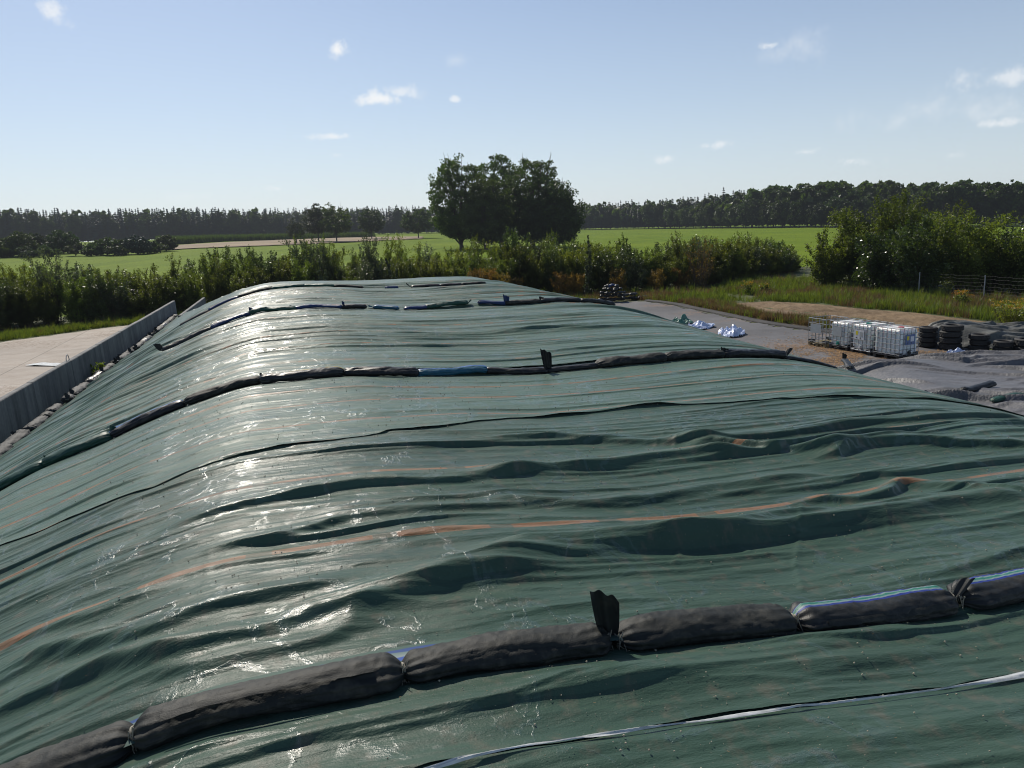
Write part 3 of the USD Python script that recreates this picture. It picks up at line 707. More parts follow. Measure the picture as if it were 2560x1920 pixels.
# ------------------------------------------------------------------ gravel bags
def bag_mesh(cl, r, flat=.66, seed=0, necks=(True, True), wrinkle=1.0, nseg=None, hi=False):
    """A filled bag along a centreline (n,3): fat tube whose tied ends draw in to pleated necks. Returns mesh, uv, end points and directions."""
    cl = np.asarray(cl, float)
    s = np.concatenate([[0], np.cumsum(np.linalg.norm(np.diff(cl, axis=0), axis=1))])
    Ln = s[-1]
    k = nseg or max(26, int(Ln / (.012 if hi else .03)))
    ss = np.linspace(0, Ln, k)
    p = np.column_stack([np.interp(ss, s, cl[:, i]) for i in range(3)])
    a, b = ss / r, (Ln - ss) / r
    f = np.ones(k)
    if necks[0]: f *= .26 + .74 * smoothstep(.0, .85, a) ** .55
    else: f *= .55 + .45 * smoothstep(0, .5, a) ** .5
    if necks[1]: f *= .26 + .74 * smoothstep(.0, .85, b) ** .55
    else: f *= .55 + .45 * smoothstep(0, .5, b) ** .5
    t = np.gradient(p, axis=0); t /= np.linalg.norm(t, axis=1, keepdims=True)
    side = np.cross(t, [0, 0, 1.0]); side /= np.linalg.norm(side, axis=1, keepdims=True)
    upd = np.cross(side, t)
    n = 64 if hi else 36
    th = np.linspace(0, 2 * np.pi, n + 1)
    S, T = np.meshgrid(ss, th, indexing='ij')
    edge = np.exp(-np.minimum(a, b) / .8)[:, None]
    rad = r * f[:, None] * (1 + edge * .13 * np.cos(11 * T + seed) * wrinkle)
    nz = meshkit.fbm(np.stack([S * 5 + seed * 7.3, np.cos(T) * 1.1, np.sin(T) * 1.1], -1), 3, seed) - .5
    fine = meshkit.fbm(np.stack([S * 20 + seed * 3.3 + 3 * np.sin(T), np.cos(T) * 1.6, np.sin(T) * 1.6], -1), 2, seed + 4)
    cre = np.clip(1 - np.abs(2 * fine - 1) * 3.0, 0, 1) ** 2
    lng = np.clip(1 - np.abs(2 * meshkit.fbm(np.stack([S * 3.2 + seed, np.cos(T) * 3.2, np.sin(T) * 3.2], -1), 2, seed + 8) - 1) * 3, 0, 1) ** 2
    slump = meshkit.noise(np.stack([ss * 3.1 + seed, ss * 0, ss * 0 + 2], -1))[:, None]
    rad = rad * (1 + .32 * wrinkle * nz + .05 * wrinkle * cre + .045 * wrinkle * lng) * (.90 + .2 * slump)
    sag = np.where(np.sin(T) < 0, flat * .8, flat)
    v = p[:, None] + rad[..., None] * (np.cos(T)[..., None] * side[:, None] * 1.08 + (np.sin(T) * sag)[..., None] * upd[:, None])
    # theta 0 = side towards camera (side = t x z); uv y = fraction of the turn
    uv = np.stack([S, T / (2 * np.pi)], -1).reshape(-1, 2)
    vv_ = v.reshape(-1, 3)
    ff = grid_faces(k, n + 1)[:, ::-1]
    c0, c1 = len(vv_), len(vv_) + 1
    vv_ = np.vstack([vv_, p[0], p[-1]])
    uv = np.vstack([uv, [0, .75], [Ln, .75]])
    j = np.arange(n)
    ff = np.vstack([ff, np.stack([np.full(n, c0), j, j + 1], -1), np.stack([np.full(n, c1), (k - 1) * (n + 1) + j + 1, (k - 1) * (n + 1) + j], -1)])
    return (vv_, ff), uv, (p[0], -t[0]), (p[-1], t[-1])


def tail_mesh(p, d, ln, w, seed=0, droop=.3, k=9, m_=15):
    """The loose gathered cloth beyond a tie: a pleated fan."""
    d = np.asarray(d, float) / np.linalg.norm(d)
    sd = np.cross(d, [0, 0, 1.0] if abs(d[2]) < .9 else [0, 1.0, 0]); sd /= np.linalg.norm(sd)
    nn = np.cross(sd, d)
    rr = np.random.RandomState(seed)
    ph = rr.uniform(0, 6.28, 3)
    V_ = []
    for i in range(k):
        b = i / (k - 1)
        for j in range(m_):
            a = -1 + 2 * j / (m_ - 1)
            wid = w * (.30 + .70 * b ** .45)
            L_ = ln * (1 + .16 * a * b + .04 * math.sin(a * 7 + ph[0]) * b)
            rip = .16 * wid * math.sin(a * 6 + ph[1]) + .45 * wid * (math.cos(a * 1.5) - .5) * (.4 + .6 * b)
            V_.append(p + d * b * L_ + sd * a * wid * (1 - .15 * b) + nn * rip - np.array([0, 0, droop * ln * b * b]))
    V_ = np.array(V_)
    f = grid_faces(k, m_)
    return V_, f


def ring(p, d, r, w=.007):
    d = np.asarray(d) / np.linalg.norm(d)
    a = np.cross(d, [0, 0, 1.0] if abs(d[2]) < .9 else [1.0, 0, 0]); a /= np.linalg.norm(a); b = np.cross(a, d)
    th = np.linspace(0, 2 * np.pi, 15)
    q = p + r * (np.cos(th)[:, None] * a + np.sin(th)[:, None] * b)
    q2 = q + d * .012
    return cat_([tube(q, w, 5), tube(q2, w, 5)])


def make_bag(name, label, pts, r, material, group, seed, tails=(None, None), necks=(True, True), lift=.0, wrinkle=1.0, tie=True, hi=False):
    (mesh, uv, e0, e1) = bag_mesh(pts, r, seed=seed, necks=necks, wrinkle=wrinkle, hi=hi)
    t = thing(name, label, 'gravel bag', group=group)
    obj('bag_body', mesh, M[material], t, smooth=True, uv=uv)
    for (p, d), tl, nk in ((e0, tails[0], necks[0]), (e1, tails[1], necks[1])):
        if nk and tie:
            cord = [ring(p - d * .025, d, r * .33, .008 if hi else .007)]
            if hi:
                rr2 = np.random.RandomState(seed * 7 + 1)
                for q_ in range(5):
                    s_ = p - d * .02 - np.array([*U, 0]) * r * .34 + rr2.randn(3) * .012
                    cord.append(tube(np.array([s_ + [0, 0, .05], s_ + rr2.randn(3) * .012 - [0, 0, .03], s_ + rr2.randn(3) * .03 - [0, 0, .09]]), .0028, 4))
            obj('tie_cord', cat_(cord), M['tie'], t, smooth=True)
        if tl:
            dd = np.asarray(tl[0], float) if tl[0] is not None else d
            obj('tail', tail_mesh(p, dd, tl[1], tl[2], seed + 5, tl[3]), M[material], t, smooth=True)
    return t


def row_line(u_row, va, vb, r, wig=.03, seed=0, lift=0.0, sagends=.02):
    v = np.linspace(va, vb, max(8, int((vb - va) / .06)))
    u = (u_row(v) if callable(u_row) else np.full(len(v), u_row)) + wig * (meshkit.noise(np.stack([v * 1.4, v * 0 + seed, v * 0], -1)) - .5) * 2
    z = base(u, v) + detail(u, v)
    z = np.convolve(np.pad(z, 3, 'edge'), np.ones(7) / 7, 'valid') + r * .46 + lift
    e = np.minimum(v - va, vb - v)
    z = z - sagends * np.exp(-e / .1)
    return np.column_stack([xy(u, v), z])


vd = np.array([V[0], V[1], 0]); ud = np.array([U[0], U[1], 0]); zd = np.array([0, 0, 1.0])
ROW1 = lambda v: np.interp(v, [-2.5, -.8, .4, 1.5, 2.6, 3.7, 5.5], [3.60, 3.54, 3.51, 3.54, 3.55, 3.50, 3.50])
g1 = 'gravel bags of the nearest row across the green net'
R1 = .112
for (va, vb, mt, lab, tails) in [
        (-2.5, -.84, 'bag_charcoal', 'long charcoal gravel bag at the left edge of the nearest bag row', (None, (vd + .2 * zd, .12, .06, .5))),
        (-.82, .38, 'bag_charcoal', 'dusty charcoal gravel bag with torn upper edge, second of the nearest row from the left', ((-vd + .3 * zd, .09, .05, .6), (vd * .6 + .5 * zd - .3 * ud, .10, .07, .8))),
        (.40, 1.48, 'bag_charcoal', 'plump charcoal gravel bag with a tall upright cloth tail at its right end', (None, (zd * 1.0 - .15 * vd - .1 * ud, .27, .085, -.05))),
        (1.55, 2.62, 'bag_charcoal', 'plain dark gravel bag between the upright cloth tail and the frayed white tie', (None, (vd * .3 + .4 * zd, .05, .05, .3))),
        (2.66, 3.70, 'bag_striped', 'dark gravel bag with blue and green stripes, ending in a knotted tuft', (None, (zd * .9 + .5 * vd, .18, .06, .2))),
        (3.78, 5.2, 'bag_striped', 'striped dark gravel bag at the right edge of the nearest row', (None, None))]:
    i = used.get('/World/gravel_bag', 0)
    t1 = make_bag('gravel_bag', lab, row_line(ROW1, va - .025, vb + .025, R1, .03, 3, 0.0, .012), R1, mt, g1, i, tails, hi=True)
    if va in (-.82, 2.66):                              # a loose torn flap of the outer fabric along the bag
        fvv = np.arange(va + .12, vb - .12, .015)
        cl_ = row_line(ROW1, va - .025, vb + .025, R1, .03, 3, 0.0, .012)
        cv = to_uv(cl_[:, :2])[1]
        pc_ = np.column_stack([np.interp(fvv, cv, cl_[:, q_]) for q_ in range(3)])
        a0 = math.radians(62 if va < 0 else 28)
        rows_ = []
        for q_ in range(5):
            b_ = q_ / 4
            n_ = meshkit.fbm(np.stack([fvv * 7, fvv * 0 + b_ * .4, fvv * 0], -1), 3, 3)
            out_ = R1 * 1.02 + .006 + .05 * b_ * (n_ - .25)
            an_ = a0 - b_ * .30 * (.5 + n_)
            rows_.append(pc_ - ud * (np.cos(an_) * out_ * 1.06)[:, None] + zd * (np.sin(an_) * out_ * .86)[:, None])
        fl_ = np.stack(rows_, 0).reshape(-1, 3)
        obj('loose_flap', (fl_, grid_faces(5, len(fvv))), M['bag_charcoal'], t1, smooth=True)

g2 = 'gravel bags of the second row across the green net'
R2 = .115
for (va, vb, mt, lab, tails, rr_) in [
        (-5.3, -4.35, 'bag_green', 'green fuzzy gravel bag lowest on the left slope in the second row', (None, None), .11),
        (-4.3, -3.38, 'bag_green', 'green gravel bag near the photo left edge in the second row, above the lowest one', (None, (zd, .12, .04, 0)), .11),
        (-3.34, -2.52, 'bag_green', 'dark green gravel bag with tall ragged right end in the second row', (None, (zd * .8 + .3 * vd, .14, .10, .1)), .12),
        (-2.48, -1.52, 'bag_black_blue', 'black and bright blue gravel bag on the left slope in the second row', (None, None), .11),
        (-1.46, -.46, 'bag_charcoal', 'dark charcoal bag with looped left end and jagged top in the second row', ((-vd * .5 + .5 * zd, .14, .10, .8), (zd, .12, .04, .1)), .115),
        (-.42, .74, 'bag_yellow', 'black gravel bag with yellow patches in the second row', (None, None), .125),
        (.78, 1.84, 'bag_black', 'glossy black gravel bag left of the bright blue one in the second row', (None, (vd + .5 * zd, .08, .06, .4)), .12),
        (1.87, 2.98, 'bag_bright_blue', 'bright blue and teal gravel bag in the middle of the second row', (None, None), .10),
        (3.0, 3.94, 'bag_black', 'flattened black bag left of the tall upright flap in the second row', (None, (zd - .12 * vd, .32, .10, -.05)), .085),
        (3.98, 4.85, 'bag_black', 'thin black bag right of the tall upright flap in the second row', (None, None), .075),
        (4.85, 6.05, 'bag_charcoal', 'lumpy dark bag rising over a fold in the second row', (None, (zd * .6 + vd * .3, .12, .10, .3)), .13),
        (6.1, 7.15, 'bag_charcoal', 'dark gravel bag with a small blue patch and looped cloth end in the second row', (None, (zd, .13, .08, .1)), .125),
        (7.18, 8.45, 'bag_black', 'black gravel bag with raised end, last of the second row on the right', (None, (zd * .9 + vd * .5, .16, .07, .1)), .12),
        (8.5, 9.5, 'bag_black', 'thin black bag end sloping down the right side of the second row', (None, None), .06)]:
    i = used.get('/World/gravel_bag', 0)
    make_bag('gravel_bag', lab, row_line(lambda v: 11.78 + 0 * v, va - .05, vb + .05, rr_ * .92, .12, 11, .025), rr_ * .92, mt, g2, i, tails, wrinkle=1.5)

g3 = 'gravel bags of the third row across the green net'
for (va, vb, mt, lab, tails) in [
        (-2.85, -1.75, 'bag_yellow', 'dark bag with yellow patch at the left end of the third bag row', ((-vd * .4 + zd, .2, .1, .1), None)),
        (-1.72, -.85, 'bag_blue', 'slim blue bag second from the left in the third bag row', (None, (zd, .16, .06, .1))),
        (-.82, .22, 'bag_green', 'dark green bag left of the blue one in the third bag row', (None, (zd * .6 - vd, .16, .07, .1))),
        (.26, 1.36, 'bag_blue', 'blue bag with a dark right end in the third bag row', (None, (zd, .16, .04, .1))),
        (1.38, 1.95, 'bag_black', 'thin dark bag at the left side of the gap in the third bag row', (None, None)),
        (2.2, 2.75, 'bag_bright_blue', 'short bright blue bag in the gap of the third bag row', ((-vd + .6 * zd, .14, .08, .2), None)),
        (2.95, 3.55, 'bag_blue', 'thin blue bag before a green one in the third bag row', (None, None)),
        (3.5, 4.6, 'bag_green', 'green bag with upturned right end in the third bag row', (None, (zd + vd, .12, .09, .1))),
        (4.95, 5.6, 'bag_blue', 'blue bag with standing tail right of the second gap in the third bag row', (None, (zd, .22, .10, .0))),
        (5.62, 6.6, 'bag_charcoal', 'dark slanted bag third from the right in the third bag row', (None, (zd, .14, .08, .1))),
        (6.62, 7.75, 'bag_black', 'black bag second from the right in the third bag row', (None, None)),
        (7.8, 8.8, 'bag_black', 'black bag at the right end of the third bag row', (None, None))]:
    i = used.get('/World/gravel_bag', 0)
    rr_ = .078 if mt in ('bag_blue', 'bag_bright_blue') else .094
    make_bag('gravel_bag', lab, row_line(lambda v: 20.0 + 0 * v, va - .05, vb + .05, rr_, .14, 23, .035), rr_, mt, g3, i, tails, wrinkle=1.5)

g4 = 'gravel bags of the farthest row on the crest of the net'
for (va, vb, mt, lab) in [(-3.4, -2.5, 'bag_grey', 'grey bag lowest on the left in the farthest bag row'), (-2.46, -1.5, 'bag_blue', 'blue tinted bag on the left slope in the farthest bag row'),
                          (-1.46, -.4, 'bag_charcoal', 'charcoal bag on the left bend in the farthest bag row'), (-.36, .7, 'bag_green', 'green bag left of centre in the farthest bag row'),
                          (.74, 1.7, 'bag_green', 'dark green bag near the crest in the farthest bag row'), (1.74, 2.7, 'bag_charcoal', 'thin dark bag left of the gap in the farthest bag row'),
                          (3.55, 3.95, 'bag_blue', 'tiny blue bag in the gap of the farthest bag row'), (4.5, 5.5, 'bag_black', 'black bag with raised left end in the farthest bag row'),
                          (5.54, 6.3, 'bag_black', 'flat black bag behind the trees side in the farthest bag row'), (6.34, 7.2, 'bag_charcoal', 'charcoal bag at the right end of the farthest bag row')]:
    i = used.get('/World/gravel_bag', 0)
    make_bag('gravel_bag', lab, row_line(lambda v: 28.3 + 0 * v, va - .05, vb + .05, .085, .1, 31, .04), .085, mt, g4, i, ((zd - vd, .2, .09, .1) if va == 4.5 else None, None))

g5 = 'gravel bags in the line along the foot of the concrete wall'
rs = np.random.RandomState(21)
uu0 = 12.4; order = 0
ordn = lambda k: f'{k}{"th" if 10 <= k % 100 <= 20 else {1: "st", 2: "nd", 3: "rd"}.get(k % 10, "th")}'
while uu0 < 47.5:
    ln = rs.uniform(.8, 1.15); order += 1
    vc = -5.84 + .18 * (rs.rand() - .5)
    mt = ['bag_grey', 'bag_grey', 'bag_charcoal', 'bag_grey', 'bag_black', 'bag_grey'][rs.randint(6)]
    tw = rs.uniform(-.14, .14)
    uu = np.linspace(uu0, uu0 + ln, 12); vv = vc + tw * np.linspace(-1, 1, 12)
    z = base(uu, vv + .1) + .01 + .05 * (rs.rand())
    z[0] += .05; z[-1] += rs.uniform(-.02, .06)
    cname = {'bag_grey': 'light grey', 'bag_charcoal': 'charcoal', 'bag_black': 'black'}[mt]
    make_bag('gravel_bag', f'{cname} gravel bag along the concrete wall foot, {ordn(order)} from the near end', np.column_stack([xy(uu, vv), z]), .135, mt, g5, order + 60,
             ((zd + .5 * vd * rs.uniform(-1, 1), .13, .09, .2) if rs.rand() < .6 else None, None), wrinkle=1.4)
    uu0 += ln * .93

# ------------------------------------------------------------------ concrete walls
M['concrete'] = mat('concrete', {
    'g': ('geometry', {}), 'm': ('mapping', {'scale': (1.0, 1.0, .12)}), 'n': ('noise_texture', {'scale': 3.0, 'detail': 7.0, 'roughness': .65}), 'n2': ('noise_texture', {'scale': 9.0, 'detail': 6.0, 'roughness': .7}), 'n4': ('noise_texture', {'scale': .6, 'detail': 4.0}),
    'r': ('rgb_ramp', {'ramp': [(.25, (.06, .063, .066)), (.5, (.15, .153, .156)), (.75, (.25, .25, .245))]}), 'r2': ('rgb_ramp', {'ramp': [(.3, (.75, .75, .75)), (.7, (1.1, 1.1, 1.1))]}), 'r4': ('rgb_ramp', {'ramp': [(.3, (.7, .72, .74)), (.7, (1.15, 1.14, 1.1))]}),
    'x': ('mix', {'mix_type': 'multiply', 'fac': 1.0}), 'x2': ('mix', {'mix_type': 'multiply', 'fac': 1.0}), 'b': ('bump', {'distance': .01, 'strength': .5}), 'p': ('principled_bsdf', {'roughness': .8, 'specular_ior_level': .3})},
    [('g.position', 'm.vector'), ('m.vector', 'n.vector'), ('g.position', 'n2.vector'), ('g.position', 'n4.vector'), ('n.fac', 'r.fac'), ('n2.fac', 'r2.fac'), ('n4.fac', 'r4.fac'), ('r.color', 'x.color1'), ('r2.color', 'x.color2'), ('x.color', 'x2.color1'), ('r4.color', 'x2.color2'), ('x2.color', 'p.base_color'), ('n2.fac', 'b.height'), ('b.normal', 'p.normal')])


def wall_panel(a, b, top, thick=.16):
    """An L-shaped wall element between two plan points, bevelled at the top."""
    a, b = np.asarray(a, float), np.asarray(b, float)
    d = b - a; ln = np.linalg.norm(d); d /= ln; nrm = np.array([d[1], -d[0]])      # nrm points to the right (towards the clamp)
    g = .012
    sec = [(-thick / 2 - .05, -.05), (-thick / 2, top - .02), (-thick / 2 + .02, top), (thick / 2 - .02, top), (thick / 2, top - .02), (thick / 2 + .06, .2), (thick / 2 + .06, -.05)]
    V_ = []
    for s in (g, ln - g):
        for o, z in sec:
            q = a + d * s + nrm * o
            V_.append((q[0], q[1], z))
    k = len(sec)
    from scipy.spatial import ConvexHull
    tm = trimesh.Trimesh(np.array(V_), np.vstack([[[0, i, i + 1] for i in range(1, k - 1)], [[k, k + i + 1, k + i] for i in range(1, k - 1)], [[i, k + i, (i + 1) % k] for i in range(k)], [[(i + 1) % k, k + i, k + (i + 1) % k] for i in range(k)]]), process=False)
    if tm.volume < 0: tm.invert()
    return tm


W0, W1 = xy(4.0, -6.80), xy(48.3, -6.06)
w = thing('concrete_wall', 'long grey concrete wall with vertical stains at the left of the covered clamp', 'wall')
npan = 12
for k in range(npan):
    a, b = W0 + (W1 - W0) * k / npan, W0 + (W1 - W0) * (k + 1) / npan
    pp = obj('wall_panel', wall_panel(a, b, 2.0 + .006 * ((k * 7) % 3 - 1)), M['concrete'], w)
    if k == 5:
        c = (b + a) / 2 + (b - a) * .49; dd = (b - a) / np.linalg.norm(b - a)
        th = np.linspace(0, np.pi, 12)
        hoop = [np.array([*(c + dd * .16 * math.cos(t_) * 1.0), 1.98 + .2 * math.sin(t_)]) for t_ in th]
        M['galv'] = plain('galv', (.26, .27, .28), .45, .4, .1)
        obj('lifting_loop', tube(hoop, .012, 6), M['galv'], pp)
w = thing('concrete_wall', 'short grey concrete wall end rising behind the far left corner of the net', 'wall')
W2, W3 = xy(43.0, -5.2), xy(55.0, -5.04)
for k in range(3):
    a, b = W2 + (W3 - W2) * k / 3, W2 + (W3 - W2) * (k + 1) / 3
    obj('wall_panel', wall_panel(a, b, 1.62), M['concrete'], w)

# white strip on the left yard
p = ground_at(122, 915)
q = thing('white_plastic_strip', 'white flat plastic strip lying on the concrete yard by the wall', 'plastic strip', (p[0], p[1], .045), AX)
gx_ = np.linspace(-.9, .9, 14); gy_ = np.linspace(-.35, .35, 5)
X, Y = np.meshgrid(gx_, gy_, indexing='ij')
Z = .03 * meshkit.noise(np.stack([X * 3, Y * 6, X * 0], -1))
vv = np.stack([X + .1 * np.sin(Y * 5), Y, Z], -1).reshape(-1, 3)
obj('sheet', (vv, up_facing(vv, grid_faces(14, 5))), M['white_film'], q, smooth=True)

# ------------------------------------------------------------------ intermediate bulk containers
M['hdpe'] = mat('hdpe', {'g': ('geometry', {}), 'n': ('noise_texture', {'scale': 5.0, 'detail': 4.0}), 'r': ('rgb_ramp', {'ramp': [(.3, (.70, .70, .68)), (.7, (.82, .82, .80))]}), 'p': ('principled_bsdf', {'roughness': .4, 'subsurface_weight': .15, 'subsurface_scale': .05})},
                [('g.position', 'n.vector'), ('n.fac', 'r.fac'), ('r.color', 'p.base_color')])
M['black_plastic'] = plain('black_plastic', (.018, .018, .019), .5)
M['pallet_wood'] = plain('pallet_wood', (.20, .16, .085), .85, var=.3, scale=6)
M['cap_red'] = plain('cap_red', (.55, .02, .04), .4)
M['cap_green'] = plain('cap_green', (.01, .22, .17), .4)
M['plate_metal'] = plain('plate_metal', (.42, .44, .46), .45, .5, .08)
M['plate_white'] = plain('plate_white', (.62, .63, .65), .4, 0, .06)
M['plate_blue'] = plain('plate_blue', (.10, .15, .30), .4, 0, .08)
M['print_yellow'] = plain('print_yellow', (.62, .52, .03), .5, 0, .05)
M['print_dark'] = plain('print_dark', (.03, .04, .06), .5, 0, .05)
M['galv'] = M.get('galv') or plain('galv', (.45, .46, .47), .4, .7, .1)


def rbox(sx, sy, sz, r, cz):
    import manifold3d as m3
    s = m3.Manifold.sphere(r, 12)
    pts = [s.translate((x, y, z)) for x in (-sx / 2 + r, sx / 2 - r) for y in (-sy / 2 + r, sy / 2 - r) for z in (cz - sz / 2 + r, cz + sz / 2 - r)]
    h = m3.Manifold.batch_hull(pts)
    mm = h.to_mesh()
    return trimesh.Trimesh(mm.vert_properties[:, :3], mm.tri_verts, process=False)


def make_ibc(label, loc, rotz, bottle=True, cap=None, plate='plate_white', pallet='black_plastic', drop=0.0, yellow=False, valve_up=False):
    """Valve side faces local -y; 1.0 m wide (x), 1.2 m deep (y)."""
    t = thing('bulk_container', label, 'bulk container', loc, rotz, group='bulk liquid containers in a row on the asphalt')
    ms = [box(x, y, .05, .13, .13, .10) for x in (-.43, 0, .43) for y in (-.52, 0, .52)]
    ms += [box(0, y, .015, 1.0, .11, .03) for y in (-.52, 0, .52)] if pallet != 'pallet_wood' else [box(x, 0, .011, .12, 1.2, .022) for x in (-.43, 0, .43)]
    obj('pallet_feet', cat_(ms), M[pallet], t)
    if pallet == 'pallet_wood':
        for k in range(6):
            obj('pallet_board', box(0, -.52 + k * .208, .115, 1.0, .14, .028), M[pallet], t)
    else:
        obj('pallet_deck', rbox(1.0, 1.2, .05, .02, .127), M['plate_metal'] if plate == 'plate_white' else M[pallet], t)
    for s in (-1, 1):
        for s2 in (-1, 1):
            obj('corner_block', box(s * .40, s2 * .49, .20, .17, .19, .10), M['black_plastic'], t)
    top = 1.16 - drop
    # cage
    bars = []
    zs = np.linspace(.19, top, 6)
    for z in zs:
        rr_ = .011 if z < top else .014
        c = [(-.49, -.59), (.49, -.59), (.49, .59), (-.49, .59), (-.49, -.59)]
        for a, b in zip(c[:-1], c[1:]):
            bars.append(tube([(*a, z), (*b, z)], rr_, 6))
    for x in np.linspace(-.49, .49, 6):
        for y in (-.59, .59):
            bars.append(tube([(x, y, .14), (x, y, top)], .010, 6))
    for y in np.linspace(-.59, .59, 7)[1:-1]:
        for x in (-.49, .49):
            bars.append(tube([(x, y, .14), (x, y, top)], .010, 6))
    obj('cage', cat_(bars), M['galv'], t, smooth=40)
    if bottle:
        zb0, zb1 = .165, top - .03
        body = rbox(.90, 1.10, zb1 - zb0, .07, (zb0 + zb1) / 2)
        b = obj('bottle', body, M['hdpe'], t, smooth=40)
        ribs = []
        for y in np.linspace(-.44, .44, 6):
            for s in (-1, 1):
                ribs.append(rbox(.05, .13, zb1 - zb0 - .14, .024, 0).apply_translation((s * .448, y, (zb0 + zb1) / 2)))
        for x in np.linspace(-.33, .33, 4):
            for s in (-1, 1):
                ribs.append(rbox(.16, .05, zb1 - zb0 - .14, .024, 0).apply_translation((x, s * .548, (zb0 + zb1) / 2)))
        obj('bottle_ribs', cat_(ribs), M['hdpe'], b, smooth=40)
        bars = [tube([(x, -.59, top + .012), (x, .59, top + .012)], .012, 6) for x in (-.2, .2)]
        obj('top_bar', cat_(bars[:1]), M['galv'], t, smooth=40); obj('top_bar', cat_(bars[1:]), M['galv'], t, smooth=40)
        if cap:
            c = trimesh.creation.cylinder(.085, .05, sections=24); c.apply_translation((0, -.2, zb1 + .03))
            lugs = [box(.085 * math.cos(a), -.2 + .085 * math.sin(a), zb1 + .03, .03, .03, .045) for a in np.arange(0, 6.28, .785)]
            obj('screw_cap', cat_([c] + lugs), M[cap], t)
        vb = cat_([trimesh.creation.cylinder(.045, .14, sections=16, transform=trimesh.transformations.translation_matrix((0, -.60, .25)) @ trimesh.transformations.rotation_matrix(math.pi / 2, (1, 0, 0))), box(0, -.61, .31, .03, .03, .06), box(.02, -.64, .335, .14, .035, .02)])
        obj('outlet_valve', vb, M['black_plastic'] if plate == 'plate_blue' else M['cap_green'] if cap is None else M['plate_white'], t)
    pl = obj('label_plate', box(-.06 if plate != 'plate_blue' else .02, -.612, .74, .48 if bottle else .60, .006, .38), M[plate], t)
    if yellow:
        x0 = -.06 if plate != 'plate_blue' else .02
        obj('yellow_print', box(x0 - .12, -.617, .80, .11, .003, .15), M['print_yellow'], pl)
        obj('pictogram', box(x0 - .13, -.617, .62, .07, .003, .035), M['print_dark'], pl)
        obj('pictogram', box(x0 + .06, -.617, .61, .045, .003, .05), M['print_dark'], pl)
        obj('text_panel', box(x0 + .10, -.617, .76, .17, .003, .19), M['plate_metal' if plate != 'plate_blue' else 'plate_white'], pl)
    return t


z_ib = .034
make_ibc('empty wire cage container without bottle on a wooden pallet, far left of the row', (13.42, 32.62, z_ib), math.radians(-68), bottle=False, pallet='pallet_wood', plate='plate_metal')
make_ibc('white container with plain grey plate next to the empty cage', (13.88, 31.55, z_ib), math.radians(-69), plate='plate_metal', drop=.02)
make_ibc('white container with green cap and a yellow label on its plate', (14.30, 30.47, z_ib), math.radians(-69), cap='cap_green', yellow=True)
make_ibc('largest looking white container with red cap and blue plate, nearest of the row', (14.62, 29.22, z_ib), math.radians(23), cap='cap_red', plate='plate_blue', yellow=True)

# ------------------------------------------------------------------ tyres
M['rubber'] = plain('rubber', (.020, .019, .018), .75, var=.35, scale=7, bump=.004)


def tyre_mesh(R, r_in, w):
    prof = np.array([(r_in, -.36 * w), (r_in + .02, -.47 * w), ((R + r_in) / 2, -.53 * w), (R - .03, -.46 * w), (R, -.36 * w), (R - .008, -.1 * w), (R, -.09 * w), (R, .09 * w), (R - .008, .1 * w), (R, .36 * w), (R - .03, .46 * w), ((R + r_in) / 2, .53 * w), (r_in + .02, .47 * w), (r_in, .36 * w), (r_in + .05, .34 * w), (R - .04, .32 * w), (R - .03, 0), (R - .04, -.32 * w), (r_in + .05, -.34 * w)])
    n = 48
    th = np.linspace(0, 2 * np.pi, n, endpoint=False)
    k = len(prof)
    v = np.stack([np.column_stack([prof[:, 0] * math.cos(a), prof[:, 0] * math.sin(a), prof[:, 1]]) for a in th], 0).reshape(-1, 3)
    i, j = np.meshgrid(np.arange(n), np.arange(k), indexing='ij')
    A, B, Cc, D = i * k + j, i * k + (j + 1) % k, ((i + 1) % n) * k + (j + 1) % k, ((i + 1) % n) * k + j
    f = np.vstack([np.stack([A, B, Cc], -1).reshape(-1, 3), np.stack([A, Cc, D], -1).reshape(-1, 3)])
    tm = trimesh.Trimesh(v, f, process=False)
    if tm.volume < 0: tm.invert()
    lugs = []
    for q, a in enumerate(np.linspace(0, 2 * np.pi, 40, endpoint=False)):
        b = trimesh.creation.box((.014, .028, .30 * w)); b.apply_translation((R + .002, 0, (.2 if q % 2 else -.2) * w)); b.apply_transform(trimesh.transformations.rotation_matrix(a, (0, 0, 1))); lugs.append(b)
    return tm, cat_(lugs)


TY = {}
stacks = [(16.95, 31.3, .34, .20, .185, 4, 'the back left stack of four behind the containers'), (17.45, 30.55, .40, .23, .225, 4, 'the wide second stack of four beside the net heap'),
          (18.25, 29.95, .36, .22, .20, 3, 'the middle stack of three beside the wide stack'), (18.75, 29.25, .34, .21, .22, 2, 'the low stack of two behind the blue film'), (19.45, 28.95, .46, .27, .27, 2, 'the large rightmost stack of two')]
rs = np.random.RandomState(8)
for (x, y, R, ri, wd_, n, lab) in stacks:
    for k in range(n):
        where = ['bottom', 'second', 'third', 'topmost'][k] if n == 4 else ['bottom', 'middle', 'topmost'][k] if n == 3 else ['lower', 'upper'][k]
        loc = (x + rs.uniform(-.03, .03), y + rs.uniform(-.03, .03), .04 + wd_ * 1.04 * (k + .5) + .01 * k)
        key = (R, wd_)
        L_ = f'{where} black tyre in {lab}'
        if key not in TY:
            t = thing('tyre', L_, 'tyre', loc, rs.uniform(0, 6), 1, 'tyres stacked beside the grey nets')
            a, b = tyre_mesh(R, ri, wd_)
            c_ = obj('carcass', a, M['rubber'], t, smooth=35); obj('tread_lugs', b, M['rubber'], t, kind='stuff')
            TY[key] = t
        else:
            dup(TY[key], L_, loc, rs.uniform(0, 6))

